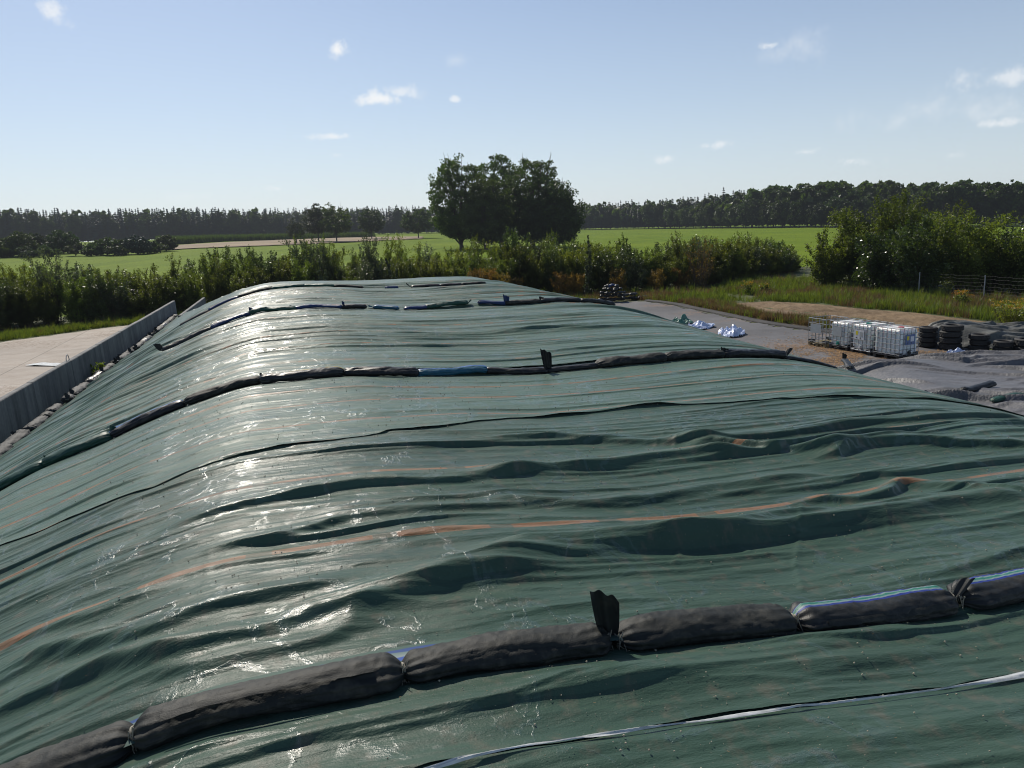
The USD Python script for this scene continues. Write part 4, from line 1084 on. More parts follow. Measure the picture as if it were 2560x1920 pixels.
# ------------------------------------------------------------------ grey nets on the right
def cloth_mat(name, c1, c2, rough=.55):
    return mat(name, {'g': ('geometry', {}), 'n': ('noise_texture', {'scale': 1.2, 'detail': 7.0, 'roughness': .65}), 'n2': ('noise_texture', {'scale': 12.0, 'detail': 5.0}), 'r': ('rgb_ramp', {'ramp': [(.3, c1), (.7, c2)]}), 'b': ('bump', {'distance': .04, 'strength': .6}), 'p': ('principled_bsdf', {'roughness': rough, 'sheen_weight': .1})},
               [('g.position', 'n.vector'), ('g.position', 'n2.vector'), ('n.fac', 'r.fac'), ('r.color', 'p.base_color'), ('n2.fac', 'b.height'), ('b.normal', 'p.normal')])


M['grey_net'] = cloth_mat('grey_net', (.060, .062, .068), (.115, .112, .118))
M['dark_net'] = cloth_mat('dark_net', (.040, .042, .036), (.085, .085, .070), .6)


def heap(name, label, poly, material, hfun, res=.1, nfold=30, seed=0, amp=.05, ang_=0.0, cat='net', wn=.06):
    from shapely.geometry import Polygon
    import shapely
    P = Polygon(poly).buffer(0)
    x0, y0, x1, y1 = P.bounds
    xs, ys = np.arange(x0 - res, x1 + res, res), np.arange(y0 - res, y1 + res, res)
    X, Y = np.meshgrid(xs, ys, indexing='ij')
    ins = shapely.contains_xy(P.buffer(0), X.ravel(), Y.ravel())
    dist = np.where(ins, shapely.distance(P.exterior, shapely.points(np.stack([X.ravel(), Y.ravel()], -1))), 0).reshape(X.shape)
    wob = .35 * (meshkit.fbm(np.stack([X * .9, Y * .9, X * 0], -1), 3, seed) - .5)
    Zb = hfun(X, Y, np.maximum(dist, 0)) * np.clip(dist / .5, 0, 1)
    rr_ = np.random.RandomState(seed)
    for k in range(nfold):
        cx, cy, ln = rr_.uniform(x0, x1), rr_.uniform(y0, y1), rr_.uniform(.7, 3.5)
        a = ang_ + rr_.uniform(-.5, .5)
        s_, t_ = (X - cx) * math.cos(a) + (Y - cy) * math.sin(a), -(X - cx) * math.sin(a) + (Y - cy) * math.cos(a)
        t_ = t_ - .15 * np.sin(s_ * 1.7 + k)
        e = np.clip(1 - (s_ / ln) ** 2, 0, 1)
        Zb = Zb + amp * rr_.rand() ** 1.5 * e * np.where(t_ < 0, np.exp(-(t_ / wn) ** 2), np.exp(-(t_ / (wn * 4)) ** 2)) * np.clip(dist / .25, 0, 1)
    Zb = Zb + min(amp, .12) * .7 * (meshkit.fbm(np.stack([X * 1.2, Y * 1.7, X * 0], -1), 4, seed + 1) - .4) * np.clip(dist / .4, 0, 1)
    f = grid_faces(*X.shape)
    keep = (dist.ravel() + wob.ravel() * .5 > .05) & ins
    f = f[keep[f].all(1)]
    idx = np.unique(f); ren = np.full(X.size, -1); ren[idx] = np.arange(len(idx))
    v = np.stack([X.ravel(), Y.ravel(), terrain(X.ravel(), Y.ravel()) + .045 + np.maximum(Zb.ravel(), 0)], -1)[idx]
    f = ren[f]
    return obj(name, (v, up_facing(v, f)), material, smooth=True, label=label, cat=cat)


gp = [(9.5, 27.0), (12.0, 27.6), (14.0, 28.1), (15.9, 28.7), (18.0, 28.4), (19.6, 27.9), (23.0, 27.2), (26, 22), (22, 12), (14, 10), (9, 18)]
gm = lambda x, y, d: .62 * smoothstep(0, 3.2, d) * (.7 + .6 * meshkit.fbm(np.stack([x * .35, y * .35, x * 0], -1), 2, 3))
heap('grey_net_cover', 'broad wrinkled grey net spread in front of the containers and tyres', gp, M['grey_net'], gm, .05, 230, 4, .17, -.35, wn=.05)
dp = [(16.4, 31.4), (17.2, 33.2), (18.6, 35.2), (20.2, 36.0), (21.2, 34.8), (23.5, 34.6), (27, 34), (27, 29), (23, 28.2), (20.6, 28.6), (19.6, 30.0), (18.2, 30.6)]
dm = lambda x, y, d: (.18 + .36 * np.exp(-((x - 18.6) ** 2 + (y - 32.6) ** 2) / 2.2) + .22 * np.exp(-((y - 32 - .1 * (x - 22)) / 1.2) ** 2)) * smoothstep(0, 1.0, d)
heap('dark_net_heap', 'dark olive net thrown in a low heap behind the tyre stacks', dp, M['dark_net'], dm, .06, 90, 9, .18, -.1, wn=.07)
ep = [(19.7, 29.0), (20.6, 29.6), (23.4, 29.2), (25.2, 28.2), (24.5, 26.8), (21.0, 27.2), (19.9, 27.8)]
heap('olive_net_bundle', 'olive green net bundle right of the rightmost tyres', ep, cloth_mat('olive_net', (.035, .05, .035), (.075, .09, .06)), lambda x, y, d: .55 * smoothstep(0, 1.0, d), .06, 40, 13, .2, .1)


def on_grey(px, py):
    d = ray(px, py); d = d / np.hypot(d[0], d[1])
    t = np.arange(12, 45, .05); p = CAM + d * t[:, None]
    i = np.argmax(p[:, 2] < .6)
    return p[i]


def loose_bag(label, pa, pb, r, mt, seed, tails=(None, None)):
    a, b = np.array([*pa, .62]), np.array([*pb, .62])
    cl = a + (b - a) * np.linspace(0, 1, 14)[:, None]
    cl[:, 2] += r * .6 + .03 * np.sin(np.linspace(0, 5, 14) + seed)
    make_bag('gravel_bag', label, cl, r, mt, 'gravel bags lying on the grey net', seed, tails)


pa, pb = on_grey(2402, 985)[:2], on_grey(2485, 970)[:2]
loose_bag('bent black bag lying on the grey net near the right photo edge', pa, pb, .13, 'bag_black', 91)
pa, pb = on_grey(2238, 917)[:2], on_grey(2312, 918)[:2]
loose_bag('thin black bag with hooked end at the back edge of the grey net', pa, pb, .06, 'bag_black', 92, ((zd, .18, .07, .3), None))
pa, pb = on_grey(2125, 925)[:2], on_grey(2110, 905)[:2]
loose_bag('small upright black bag end where the grey net meets the green slope', pa, pb, .10, 'bag_black', 93, (None, (zd, .25, .1, .1)))
pa, pb = on_grey(2480, 1010)[:2], on_grey(2575, 990)[:2]
loose_bag('long dark bag below the bent one at the right photo edge', pa, pb, .10, 'bag_green', 94)

# white film heaps
def crumple(name, label, c, sx, sy, h, mt, seed, rot=0, cat='plastic film'):
    g_ = np.linspace(-1, 1, 34)
    X, Y = np.meshgrid(g_, g_, indexing='ij')
    r_ = np.sqrt(X * X + Y * Y)
    n1 = meshkit.fbm(np.stack([X * 2.2 + seed, Y * 2.2, X * 0], -1), 4, seed)
    Z = h * np.clip(1 - r_ ** 2, 0, 1) ** .6 * (.25 + 1.5 * np.abs(n1 - .5) * 2 + .4 * n1)
    jx, jy = [.18 * (meshkit.fbm(np.stack([X * 3, Y * 3 + 9 * q, X * 0 + q], -1), 2, seed + q) - .5) for q in (1, 2)]
    v = np.stack([(X + jx) * sx, (Y + jy) * sy, Z], -1).reshape(-1, 3)
    f = grid_faces(34, 34)
    keep = (r_.ravel() < 1.0 - .3 * (n1.ravel() - .4))
    f = f[keep[f].all(1)]
    t = thing(name, label, cat, c, rot)
    obj('crumpled_sheet', (v, up_facing(v, f)), M[mt], t, smooth=25)


M['film_blue'] = plain('film_blue', (.40, .46, .62), .35, 0, .3, 4)
p = ground_at(1815, 838); crumple('white_film_heap', 'crumpled white plastic film lying on the asphalt beside the clamp', (p[0] + .2, p[1] - .2, .035), 1.2, .65, .34, 'film_blue', 3, math.radians(60))
p = ground_at(1745, 822); crumple('white_film_heap', 'smaller white film scrap half hidden behind the green slope', (p[0], p[1], .035), 1.2, .7, .25, 'film_blue', 8, math.radians(40))
M['net_heap_green'] = plain('net_heap_green', (.04, .14, .10), .5, 0, .3, 5)
p = ground_at(1705, 812); crumple('green_net_bundle', 'bright green bundled net end at the right foot of the clamp', (p[0] - .1, p[1], .035), 1.0, .6, .34, 'net_heap_green', 5, .9, 'silage net')
p = ground_at(2383, 890); crumple('blue_film_scrap', 'small white and blue film scrap in front of the low tyre stack', (p[0] - .2, p[1] - .6, .1), .5, .3, .22, 'film_blue', 12, .2)

# pile of black bags at the far yard corner
rs = np.random.RandomState(17)
pc = np.array([7.25, 54.3])
k = 0
where_h = ['lowest', 'second', 'third', 'fourth', 'topmost']
for layer, (nb, zz) in enumerate([(6, .13), (5, .36), (5, .6), (4, .83), (3, 1.04)]):
    for j in range(nb):
        a = rs.uniform(-.5, .5) + (math.pi / 2 if j % 3 == 2 else 0)
        c = pc + np.array([(j - (nb - 1) / 2) * .30 * (1 if layer < 3 else .9), rs.uniform(-.35, .35)])
        ln = .95
        d = np.array([math.cos(a), math.sin(a)]) * .5 + np.array([.5, 0]) * .3
        cl = np.array([[*(c + d * s), zz + .03 + .10 * (1 - 4 * s * s) * rs.uniform(-.3, 1)] for s in np.linspace(-.5, .5, 10)])
        mt = 'bag_blue' if layer == 4 and j == 1 else 'bag_black'
        pos = ['leftmost', 'second', 'third', 'fourth', 'fifth', 'sixth'][j]
        make_bag('gravel_bag', f'{"blue" if mt == "bag_blue" else "black"} bag in the tall far pile, {where_h[layer]} layer, {pos + (" one" if j == 0 else " from the left")}', cl, .135, mt, 'black gravel bags piled at the far yard end', 200 + k, tie=False)
        k += 1
for j in range(6):
    c = np.array([8.5 + .34 * (j % 4), 55.2 + .15 * (j % 2)]); a = rs.uniform(0, 1.2)
    cl = np.array([[*(c + np.array([math.cos(a), math.sin(a)]) * s), .15 + .25 * (j > 3) + .03 * math.sin(9 * s)] for s in np.linspace(-.5, .5, 10)])
    make_bag('gravel_bag', f'black bag in the small low far pile, {["first", "second", "third", "fourth"][j % 4]} from the left {"on top" if j > 3 else "at the bottom"}', cl, .135, 'bag_black', 'black gravel bags piled at the far yard end', 260 + j, tie=False)

# ------------------------------------------------------------------ straw litter on the asphalt
rs = np.random.RandomState(4)
n = 9000
c = np.vstack([np.array([12.8, 30.0]) + rs.randn(n, 2) * [1.1, 2.2], np.array([16.3, 29.6]) + rs.randn(900, 2) * [.6, .6]])
ke = meshkit.fbm(np.column_stack([c * .9, c[:, :1] * 0]), 3, 6)
c = c[(ke + .25 * rs.rand(len(c)) > .58)]
instancer('straw_litter', [('straw_bit', straw, M['straw'])], np.column_stack([c, np.full(len(c), .042)]), np.zeros(len(c), int), rs.uniform(0, 6.28, len(c)), .05 + .09 * rs.rand(len(c)) ** 2,
          label='loose brown straw strewn on the asphalt before the containers', cat='straw')

# ------------------------------------------------------------------ vegetation
def leaf_quads(c, size, rs, flat=0.0, elong=1.6):
    """Rhombic leaves at the points c."""
    n = len(c)
    a = rs.randn(n, 3); a[:, 2] *= (1 - flat); a /= np.linalg.norm(a, axis=1, keepdims=True)
    b = np.cross(a, rs.randn(n, 3)); b /= np.linalg.norm(b, axis=1, keepdims=True)
    s = (np.asarray(size) * np.ones(n))[:, None]
    v = np.stack([c - a * s * .5 * elong, c + b * s * .42, c + a * s * .5 * elong, c - b * s * .42], 1).reshape(-1, 3)
    i = np.arange(n)[:, None] * 4
    f = np.vstack([i + [0, 1, 2], i + [0, 2, 3]])
    return v, f


M['leaf_hedge'] = leafmat('leaf_hedge', (.068, .100, .016), (.165, .205, .034), (1.9, 1.75, .7), .40, .52, dry=(.20, .17, .05))
M['leaf_dark'] = leafmat('leaf_dark', (.042, .066, .018), (.095, .125, .028), (1.6, 1.6, .6), .32, .42)
M['leaf_silver'] = leafmat('leaf_silver', (.065, .085, .04), (.14, .15, .085), (1.3, 1.4, .8), .28, .35)
M['leaf_gold'] = leafmat('leaf_gold', (.17, .13, .02), (.42, .26, .03), (1.6, 1.3, .5), .6, .5, dry=(.42, .18, .03))
M['leaf_bush'] = leafmat('leaf_bush', (.068, .100, .018), (.160, .200, .038), (1.8, 1.75, .6), .56, .48, dry=(.14, .16, .04))
M['leaf_oak'] = leafmat('leaf_oak', (.040, .066, .015), (.100, .140, .028), (1.6, 1.7, .5), .5, .40)
M['leaf_far'] = leafmat('leaf_far', (.034, .055, .016), (.080, .110, .028), (1.5, 1.6, .6), .6, .32)
M['leaf_far_light'] = leafmat('leaf_far_light', (.04, .055, .022), (.085, .10, .04), (1.4, 1.4, .6), .6, .3)
M['needle'] = leafmat('needle', (.018, .034, .019), (.038, .062, .030), (1.2, 1.3, .8), .6, .1)
M['bark'] = plain('bark', (.055, .045, .035), .9, var=.4, scale=5)
M['twig'] = plain('twig', (.075, .055, .035), .9, var=.4, scale=5)
M['grass'] = leafmat('grass', (.09, .125, .022), (.19, .22, .05), (1.6, 1.6, .6), .5, .45, dry=(.30, .25, .11))
M['grass_dry'] = leafmat('grass_dry', (.12, .085, .04), (.24, .18, .09), (1.3, 1.2, .8), .6, .4)
M['flower_yellow'] = leafmat('flower_yellow', (.45, .28, .01), (.65, .45, .02), (1.2, 1.2, .5), .6, .3)


def shrub_parts(seed, H, Wd, nstem, nleaf, leaf, tall=0.0, upright=.5):
    """Stems that fan out and arch, each with side twigs; leaves sit in loose clusters round the twig ends and along the upper stems."""
    rs = np.random.RandomState(seed)
    stems, pts = [], []
    m_ = nleaf // nstem
    for k in range(nstem):
        a, rr_ = rs.uniform(0, 6.28), Wd * .5 * math.sqrt(rs.rand())
        h = H * (rs.uniform(.55, 1.0) if k % 3 else rs.uniform(.25, .6)) * (1 - .12 * rr_ / (Wd * .5)) + (tall if k == 1 else 0)
        tip = np.array([math.cos(a) * rr_, math.sin(a) * rr_, h])
        b = tip * [.2, .2, 0] + rs.randn(3) * [.06, .06, 0]
        t = np.linspace(0, 1, 7)[:, None]
        mid = b + (tip - b) * [.3, .3, .6] + rs.randn(3) * .07 * H * [.6, .6, 0]
        c = (1 - t) ** 2 * b + 2 * t * (1 - t) * mid + t ** 2 * tip
        stems.append(tube(c, np.linspace(.022, .004, 7) * H / 4, 4, cap=False))
        at_ = lambda q: np.array([np.interp(q, t[:, 0], c[:, i]) for i in range(3)]).T
        n0 = m_ // 3
        q = rs.beta(2.2, 1.1, n0)
        pts.append(at_(q) + rs.randn(n0, 3) * (.03 + .07 * (1 - q))[:, None] * Wd * .5)
        nt = 9
        for w in range(nt):
            t0 = rs.uniform(.12, .92); s0 = at_(t0)
            d = rs.randn(3) * [1, 1, .45] + [0, 0, .5]; d /= np.linalg.norm(d)
            ln = Wd * rs.uniform(.10, .27) * (1.15 - .6 * t0)
            e = s0 + d * ln
            stems.append(tube(np.array([s0, s0 + d * ln * .55 + [0, 0, .03], e]), [.007, .005, .0025], 3, cap=False))
            nk = (m_ - n0) // nt
            f_ = rs.beta(1.6, .9, nk)[:, None]
            pts.append(s0 + (e - s0) * f_ + rs.randn(nk, 3) * Wd * .035)
    pts = np.vstack(pts)
    pts = pts[pts[:, 2] > .05]
    return cat_(stems), leaf_quads(pts, leaf * rs.uniform(.7, 1.3, len(pts)), rs)


def make_shrub(name, label, cat, loc, seed, H, Wd, nstem, nleaf, leaf, lm, group, tall=0.0):
    t = thing(name, label, cat, loc, 0, 1, group)
    s, l = shrub_parts(seed, H, Wd, nstem, nleaf, leaf, tall)
    obj('stem', s, M['twig'], t); obj('foliage', l, M[lm], t)
    return t


def tree_parts(seed, H, crown_w, crown_z0, nclump, per, leaf, trunk_r, lobes=6, shape=1.0, clump_r=None, droop=0.0, dome=False):
    rs = np.random.RandomState(seed)
    cz = (crown_z0 + H) / 2; hz = (H - crown_z0) / 2
    L_ = []
    for k in range(lobes):
        a = k * 2.4 + rs.uniform(-.4, .4); q = rs.uniform(.25, .62)
        zz = rs.uniform(-.55, .62)
        rr_ = math.sqrt(max(0, 1 - zz * zz))
        L_.append((np.array([math.cos(a) * q * crown_w / 2 * rr_ ** .5, math.sin(a) * q * crown_w / 2 * rr_ ** .5, cz + zz * hz]), rs.uniform(.40, .60)))
    cl = []
    for k in range(nclump):
        c, q = L_[rs.randint(lobes)]
        d = rs.randn(3); d /= np.linalg.norm(d)
        rad = q * (rs.rand() ** .28)
        p = c + d * rad * np.array([crown_w / 2, crown_w / 2, hz]) * shape
        if dome:
            d[2] = d[2] if d[2] > -.2 else d[2] * .6
            bl = float(meshkit.fbm(d * 1.9 + seed * 3.1, 2, seed))
            p = np.array([0, 0, crown_z0 + (H - crown_z0) * .39]) + d * (rs.rand() ** .30) * (.82 + .42 * bl) * np.array([crown_w / 2, crown_w / 2, (H - crown_z0) * .58])
        if p[2] < crown_z0 * .75: p[2] = crown_z0 * .75 + rs.rand() * hz * .3
        cl.append(p)
    cl = np.array(cl)
    cr = clump_r or crown_w * .055
    pts = np.repeat(cl, per, 0)
    d = rs.randn(len(pts), 3); d /= np.linalg.norm(d, axis=1, keepdims=True); d[:, 2] *= .7
    pts = pts + d * (cr * rs.rand(len(pts)) ** .5)[:, None] * np.repeat(rs.uniform(.6, 1.4, nclump), per)[:, None]
    if droop: pts[:, 2] -= droop * rs.rand(len(pts)) ** 2
    lv = leaf_quads(pts, leaf * rs.uniform(.7, 1.35, len(pts)), rs, .2, 1.3)
    tr = [tube(np.array([[0, 0, -.3], [rs.uniform(-.1, .1), 0, crown_z0 * .6], [rs.uniform(-.3, .3), rs.uniform(-.3, .3), crown_z0], [rs.uniform(-.6, .6), rs.uniform(-.6, .6), cz + hz * .4]]), [trunk_r * 1.3, trunk_r, trunk_r * .8, trunk_r * .25], 8)]
    for c, q in L_:
        s0 = np.array([0, 0, crown_z0 * rs.uniform(.7, 1.1)])
        mid = (s0 + c) / 2 + [0, 0, -.05 * H]
        tr.append(tube(np.array([s0, mid, c, c + (c - mid) * .6]), [trunk_r * .5, trunk_r * .35, trunk_r * .2, trunk_r * .05], 5))
    for k in range(min(40, nclump)):
        c, q = L_[rs.randint(lobes)]
        tr.append(tube(np.array([c, (c + cl[k]) / 2 + [0, 0, -.1], cl[k]]), [trunk_r * .15, trunk_r * .1, trunk_r * .03], 4))
    return cat_(tr), lv


def make_tree(name, label, loc, seed, H, w_, z0, nclump, per, leaf, tr_, lm, group=None, rot=0, **kw):
    t = thing(name, label, 'tree', loc, rot, 1, group)
    a, b = tree_parts(seed, H, w_, z0, nclump, per, leaf, tr_, **kw)
    obj('trunk', a, M['bark'], t); obj('crown', b, M[lm], t)
    return t


# hedge
hedge_base = np.array([(-45, 42.5), (-40, 47), (-33.6, 51.6), (-27.2, 55.6), (-18.6, 58.6), (-8, 60.6), (2, 60.8), (9, 61.4), (16, 64.5), (23, 71.5), (28, 77)])
hs = np.concatenate([[0], np.cumsum(np.linalg.norm(np.diff(hedge_base, axis=0), axis=1))])
top_px = [(0, 672), (60, 655), (120, 640), (230, 645), (330, 665), (400, 660), (480, 642), (560, 628), (640, 620), (720, 612), (800, 592), (860, 618), (960, 600), (1040, 610), (1140, 612), (1200, 606), (1280, 592), (1400, 590), (1460, 578), (1540, 590), (1600, 610), (1680, 605), (1730, 580), (1780, 600), (1850, 585), (1930, 595), (1990, 640), (2050, 660)]


def px_of(p):
    q = np.asarray(p, float) - CAM; z = q @ fw
    return 1280 + FPX * (q @ rtv) / z, 960 - FPX * (q @ upv) / z


protos = {}
specs = [('leaf_hedge', 31, 4.0, 2.9, 24, 11000, .068), ('leaf_hedge', 32, 4.0, 2.6, 20, 10000, .064), ('leaf_dark', 33, 4.0, 3.0, 22, 11000, .072), ('leaf_silver', 34, 4.0, 2.8, 22, 10000, .064), ('leaf_hedge', 35, 4.0, 2.4, 16, 8000, .075), ('leaf_gold', 36, 2.6, 1.9, 22, 5000, .055)]
hl = {0: 'bright green leafy', 1: 'slender green', 2: 'dark green', 3: 'silvery leaved', 4: 'loose light green', 5: 'yellow and rust coloured'}
rs = np.random.RandomState(77)


def add_shrub(kind, x, y, H, label, group, sx=1.0):
    lm, sd, H0, W0_, ns, nl, lf = specs[kind]
    sc = (sx * rs.uniform(.9, 1.15), sx * rs.uniform(.9, 1.15), H / H0)
    z = float(terrain(x, y))
    if kind not in protos:
        t = make_shrub('hedge_shrub', label, 'shrub', (x, y, z), sd, H0, W0_, ns, nl, lf, lm, group)
        t.GetAttribute('xformOp:scale').Set(Gf.Vec3f(*map(float, sc)))
        protos[kind] = t
        return t
    return dup(protos[kind], label, (x, y, z), rs.uniform(0, 6.28), sc, group)


def section(px):
    return ('left of the concrete wall', 0) if px < 440 else ('behind the left half of the clamp', 1) if px < 1080 else ('below the big trees', 2) if px < 1470 else ('right of the big trees behind the bag pile', 3) if px < 2060 else ('beyond the right photo edge', 4)


for row, (off, dens, hf) in enumerate([(0.0, 1.35, .82), (1.7, 1.5, 1.0), (3.6, 1.9, 1.02)]):
    s = 0
    while s < hs[-1]:
        x = np.interp(s, hs, hedge_base[:, 0]); y = np.interp(s, hs, hedge_base[:, 1])
        dirv = np.array([x, y]) / np.hypot(x, y)
        x, y = np.array([x, y]) + dirv * (off + rs.uniform(-.4, .4))
        px, _ = px_of((x, y, 2))
        s += dens * rs.uniform(.8, 1.25)
        if px < -200 or px > 2150: continue
        H = height_at(px, np.interp(px, *zip(*top_px)), math.hypot(x, y)) * hf * rs.uniform(.80, 1.06)
        H = max(1.8, H) * rs.uniform(1.0, 1.22) * (1.12 if 1060 < px < 1480 else 1.04)
        kind = rs.choice([0, 1, 2, 3, 4], p=[.34, .22, .18, .10, .16])
        if 700 < px < 1020: kind = rs.choice([0, 1, 3, 4])
        if 130 < px < 330 and row < 2: kind = rs.choice([2, 3, 0])
        sec, si = section(px)
        add_shrub(kind, x, y, H, f'{hl[kind]} hedge shrub {sec}', f'{hl[kind]} hedge shrubs {sec}')
# yellow and rusty tall weeds in front of the hedge
for (px, dd, H) in [(1195, 58.6, 2.9), (1222, 58.9, 2.8), (1252, 58.3, 2.5), (1285, 58.8, 2.0), (905, 57.6, 2.3), (1405, 59.0, 2.3), (1440, 59.3, 2.1), (1545, 60.0, 2.4), (1640, 62.0, 2.1), (1212, 58.2, 2.1), (1700, 64.4, 2.0)]:
    d = ray(px, 700); d = d[:2] / np.hypot(*d[:2]) * dd
    add_shrub(5, d[0], d[1], H, f'rusty yellow weed at the hedge front {section(px)[0]}', f'rusty weeds at the hedge front {section(px)[0]}')
# tall sprouts
for (px, py, lab) in [(795, 588, 'tall pale sprout rising from the hedge left of the big trees'), (980, 590, 'white tinged leafy sprout rising from the hedge middle'), (1460, 575, 'light leafy sprout just right of the big trees')]:
    d = ray(px, 640); d = d[:2] / np.hypot(*d[:2]) * 58
    make_shrub('tall_sprout', lab, 'shrub', (d[0], d[1], 0), 400 + px, height_at(px, py, 58), 1.3, 3, 900, .13, 'leaf_silver', 'tall sprouts in the hedge')
d = ray(1750, 600); d = d[:2] / np.hypot(*d[:2]) * 64
make_shrub('reddish_bush', 'reddish brown twiggy bush top between the green shrubs and field', 'shrub', (d[0], d[1], 0), 77, height_at(1750, 572, 64), 2.6, 40, 1200, .07, 'leaf_gold', None)

# weeds at the wall
for (px, py, zt, H, lab, sd) in [(310, 885, 1.1, .75, 'green weed growing between the wall and the bags, farther one', 1), (28, 1085, .9, 1.3, 'large dark weed between wall and bags at the left photo edge', 2)]:
    uu, v_ = (28.2, -6.2) if sd == 1 else (17.0, -6.22)
    x, y = xy(uu, v_)
    make_shrub('wall_weed', lab, 'plant', (x, y, zt - .2), 500 + sd, H, 1.0, 9, 900, .06, 'leaf_hedge', None)

# bushes at right, behind the fence
bg = 'large bushes behind the wire fence'
for (px, tpy, dist, wd_, nl, lm, lab, sd, tall) in [
        (2240, 463, 66, 5.8, 10800, 'leaf_bush', 'tallest pale green bush with feathery top behind the fence', 1, 1.2),
        (2150, 503, 65, 4.9, 9000, 'leaf_bush', 'leafy bush left of the tallest one behind the fence', 2, .3),
        (2080, 568, 64, 3.8, 6240, 'leaf_bush', 'lower bush at the left corner of the fence', 3, 0),
        (2330, 503, 65, 5.2, 9000, 'leaf_bush', 'bush just right of the tallest one behind the fence', 4, .3),
        (2420, 518, 60, 5.4, 9000, 'leaf_bush', 'rounded glossy bush in front of the right fence posts', 5, 0),
        (2300, 528, 59, 4.5, 7800, 'leaf_dark', 'dark low bush in the middle behind the fence', 6, 0),
        (2490, 548, 62, 4.9, 7800, 'leaf_dark', 'dark bush near the right photo edge behind the fence', 7, .6),
        (2560, 558, 60, 5.2, 7800, 'leaf_bush', 'bush cut by the right photo edge behind the fence', 8, .2),
        (2200, 568, 60, 4.3, 6720, 'leaf_dark', 'dark undergrowth bush near the second fence post', 9, 0),
        (2640, 558, 60, 5.2, 6000, 'leaf_bush', 'bush beyond the right photo edge', 10, 0)]:
    d = ray(px, 640); d = d[:2] / np.hypot(*d[:2]) * dist
    H = height_at(px, tpy, dist)
    make_shrub('large_bush', lab, 'bush', (d[0], d[1], float(terrain(*d))), 600 + sd, H * 1.06, wd_, 34, int(nl * 2.3), .10, lm, bg, tall)

# ------------------------------------------------------------------ fence
M['wire'] = plain('wire', (.07, .072, .075), .7, .3, .1)
fence_pts = [(25.9, 66.0), (24.4, 60.6), (25.7, 56.4), (26.6, 50.6), (28.3, 46.4), (29.6, 42.3), (31, 38)]
t = thing('wire_fence', 'low wire mesh fence on metal posts in front of the large bushes', 'fence')
for i, (x, y) in enumerate(fence_pts):
    if i in (0, 1):
        obj('post', tube([(x, y, -.1), (x + .02, y, 1.5)], .06, 8), M['twig'], t, label='weathered wooden corner post')
    else:
        obj('post', tube([(x, y, -.1), (x, y, 1.55)], .032, 8), M['galv'], t)
obj('brace', tube([(24.5, 60.5, 1.15), (26.2, 58.6, .05)], .05, 6), M['twig'], t)
for i in range(len(fence_pts) - 1):
    a, b = np.array([*fence_pts[i], 0.0]), np.array([*fence_pts[i + 1], 0.0])
    ws = []
    for z in (.12, .3, .48, .66, .86, 1.08, 1.3, 1.48):
        mid = (a + b) / 2 + [0, 0, z - .02]
        ws.append(tube([a + [0, 0, z], mid, b + [0, 0, z]], .0035, 4))
    for s in np.arange(.02, 1, .3 / np.linalg.norm(b - a)):
        q = a + (b - a) * s
        ws.append(tube([q + [0, 0, .12], q + [0, 0, 1.3]], .0018, 3))
    obj('wire_mesh', cat_(ws), M['wire'], t)

# ------------------------------------------------------------------ grass on the verges
def tuft(seed, n, h, spread, w_=.012, lean=.4):
    rs = np.random.RandomState(seed)
    V_, F_ = [], []
    for k in range(n):
        a = rs.uniform(0, 6.28); b = np.array([rs.randn() * spread, rs.randn() * spread, 0])
        hh = h * rs.uniform(.5, 1.1); d = np.array([math.cos(a), math.sin(a), 0]) * lean * hh * rs.rand()
        s = np.array([-math.sin(a), math.cos(a), 0]) * w_
        i = len(V_)
        V_ += [b - s, b + s, b + d * .4 + [0, 0, hh * .6] - s * .7, b + d * .4 + [0, 0, hh * .6] + s * .7, b + d + [0, 0, hh]]
        F_ += [[i, i + 1, i + 3], [i, i + 3, i + 2], [i + 2, i + 3, i + 4]]
    return np.array(V_), np.array(F_)


def scatter(poly, n, seed, keep=None):
    from shapely.geometry import Polygon
    import shapely
    P = Polygon(poly).buffer(0); x0, y0, x1, y1 = P.bounds
    rs = np.random.RandomState(seed)
    q = rs.uniform((x0, y0), (x1, y1), (n, 2))
    q = q[shapely.contains_xy(P, q[:, 0], q[:, 1])]
    if keep is not None: q = q[keep(q, rs)]
    return q, rs


protos_g = [('tuft', tuft(1, 20, .34, .10, .013), M['grass']), ('tuft_tall', tuft(2, 18, .62, .09, .010, .55), M['grass']), ('tuft_dry', tuft(3, 18, .5, .10, .010, .5), M['grass_dry'])]
left_v = [tuple(q) for q in [xy(58, -6), xy(57.2, -9), xy(55.8, -11.5), xy(53.4, -14), xy(51.6, -16), xy(48.2, -24), xy(46, -33), xy(49.5, -34), xy(52, -24), xy(55.5, -16.5), xy(59.5, -11), xy(61, -6)]]
q, rs = scatter(left_v, 16000, 1)
instancer('verge_grass', protos_g, np.column_stack([q, np.zeros(len(q))]), rs.choice([0, 0, 0, 1, 2], len(q), p=[.35, .3, .2, .12, .03]), rs.uniform(0, 6.28, len(q)), rs.uniform(.5, 1.1, len(q)), label='sunlit short grass strip between the left yard and hedge', cat='grass')
right_v = [(-2, 55), (8.8, 55.2), (11.2, 52.2), (13.4, 51.6), (14.6, 50.6), (16.9, 51), (19.3, 48.3), (20.8, 44.6), (22.4, 42.2), (23.0, 39.8), (24.4, 35), (27, 29), (33, 34), (29.6, 47), (28, 52), (26.8, 57), (25.5, 61), (27, 68), (23, 70), (16, 63), (9, 60), (0, 59)]
dn = lambda q, rs: meshkit.fbm(np.column_stack([q * .25, q[:, :1] * 0]), 3, 5) + .35 * rs.rand(len(q)) > .55
q, rs = scatter(right_v, 36000, 2, dn)
dryness = meshkit.fbm(np.column_stack([q * .35, q[:, :1] * 0]), 3, 12)
idx = np.where(dryness + .25 * rs.rand(len(q)) > .72, 2, np.where(rs.rand(len(q)) < .35, 1, 0))
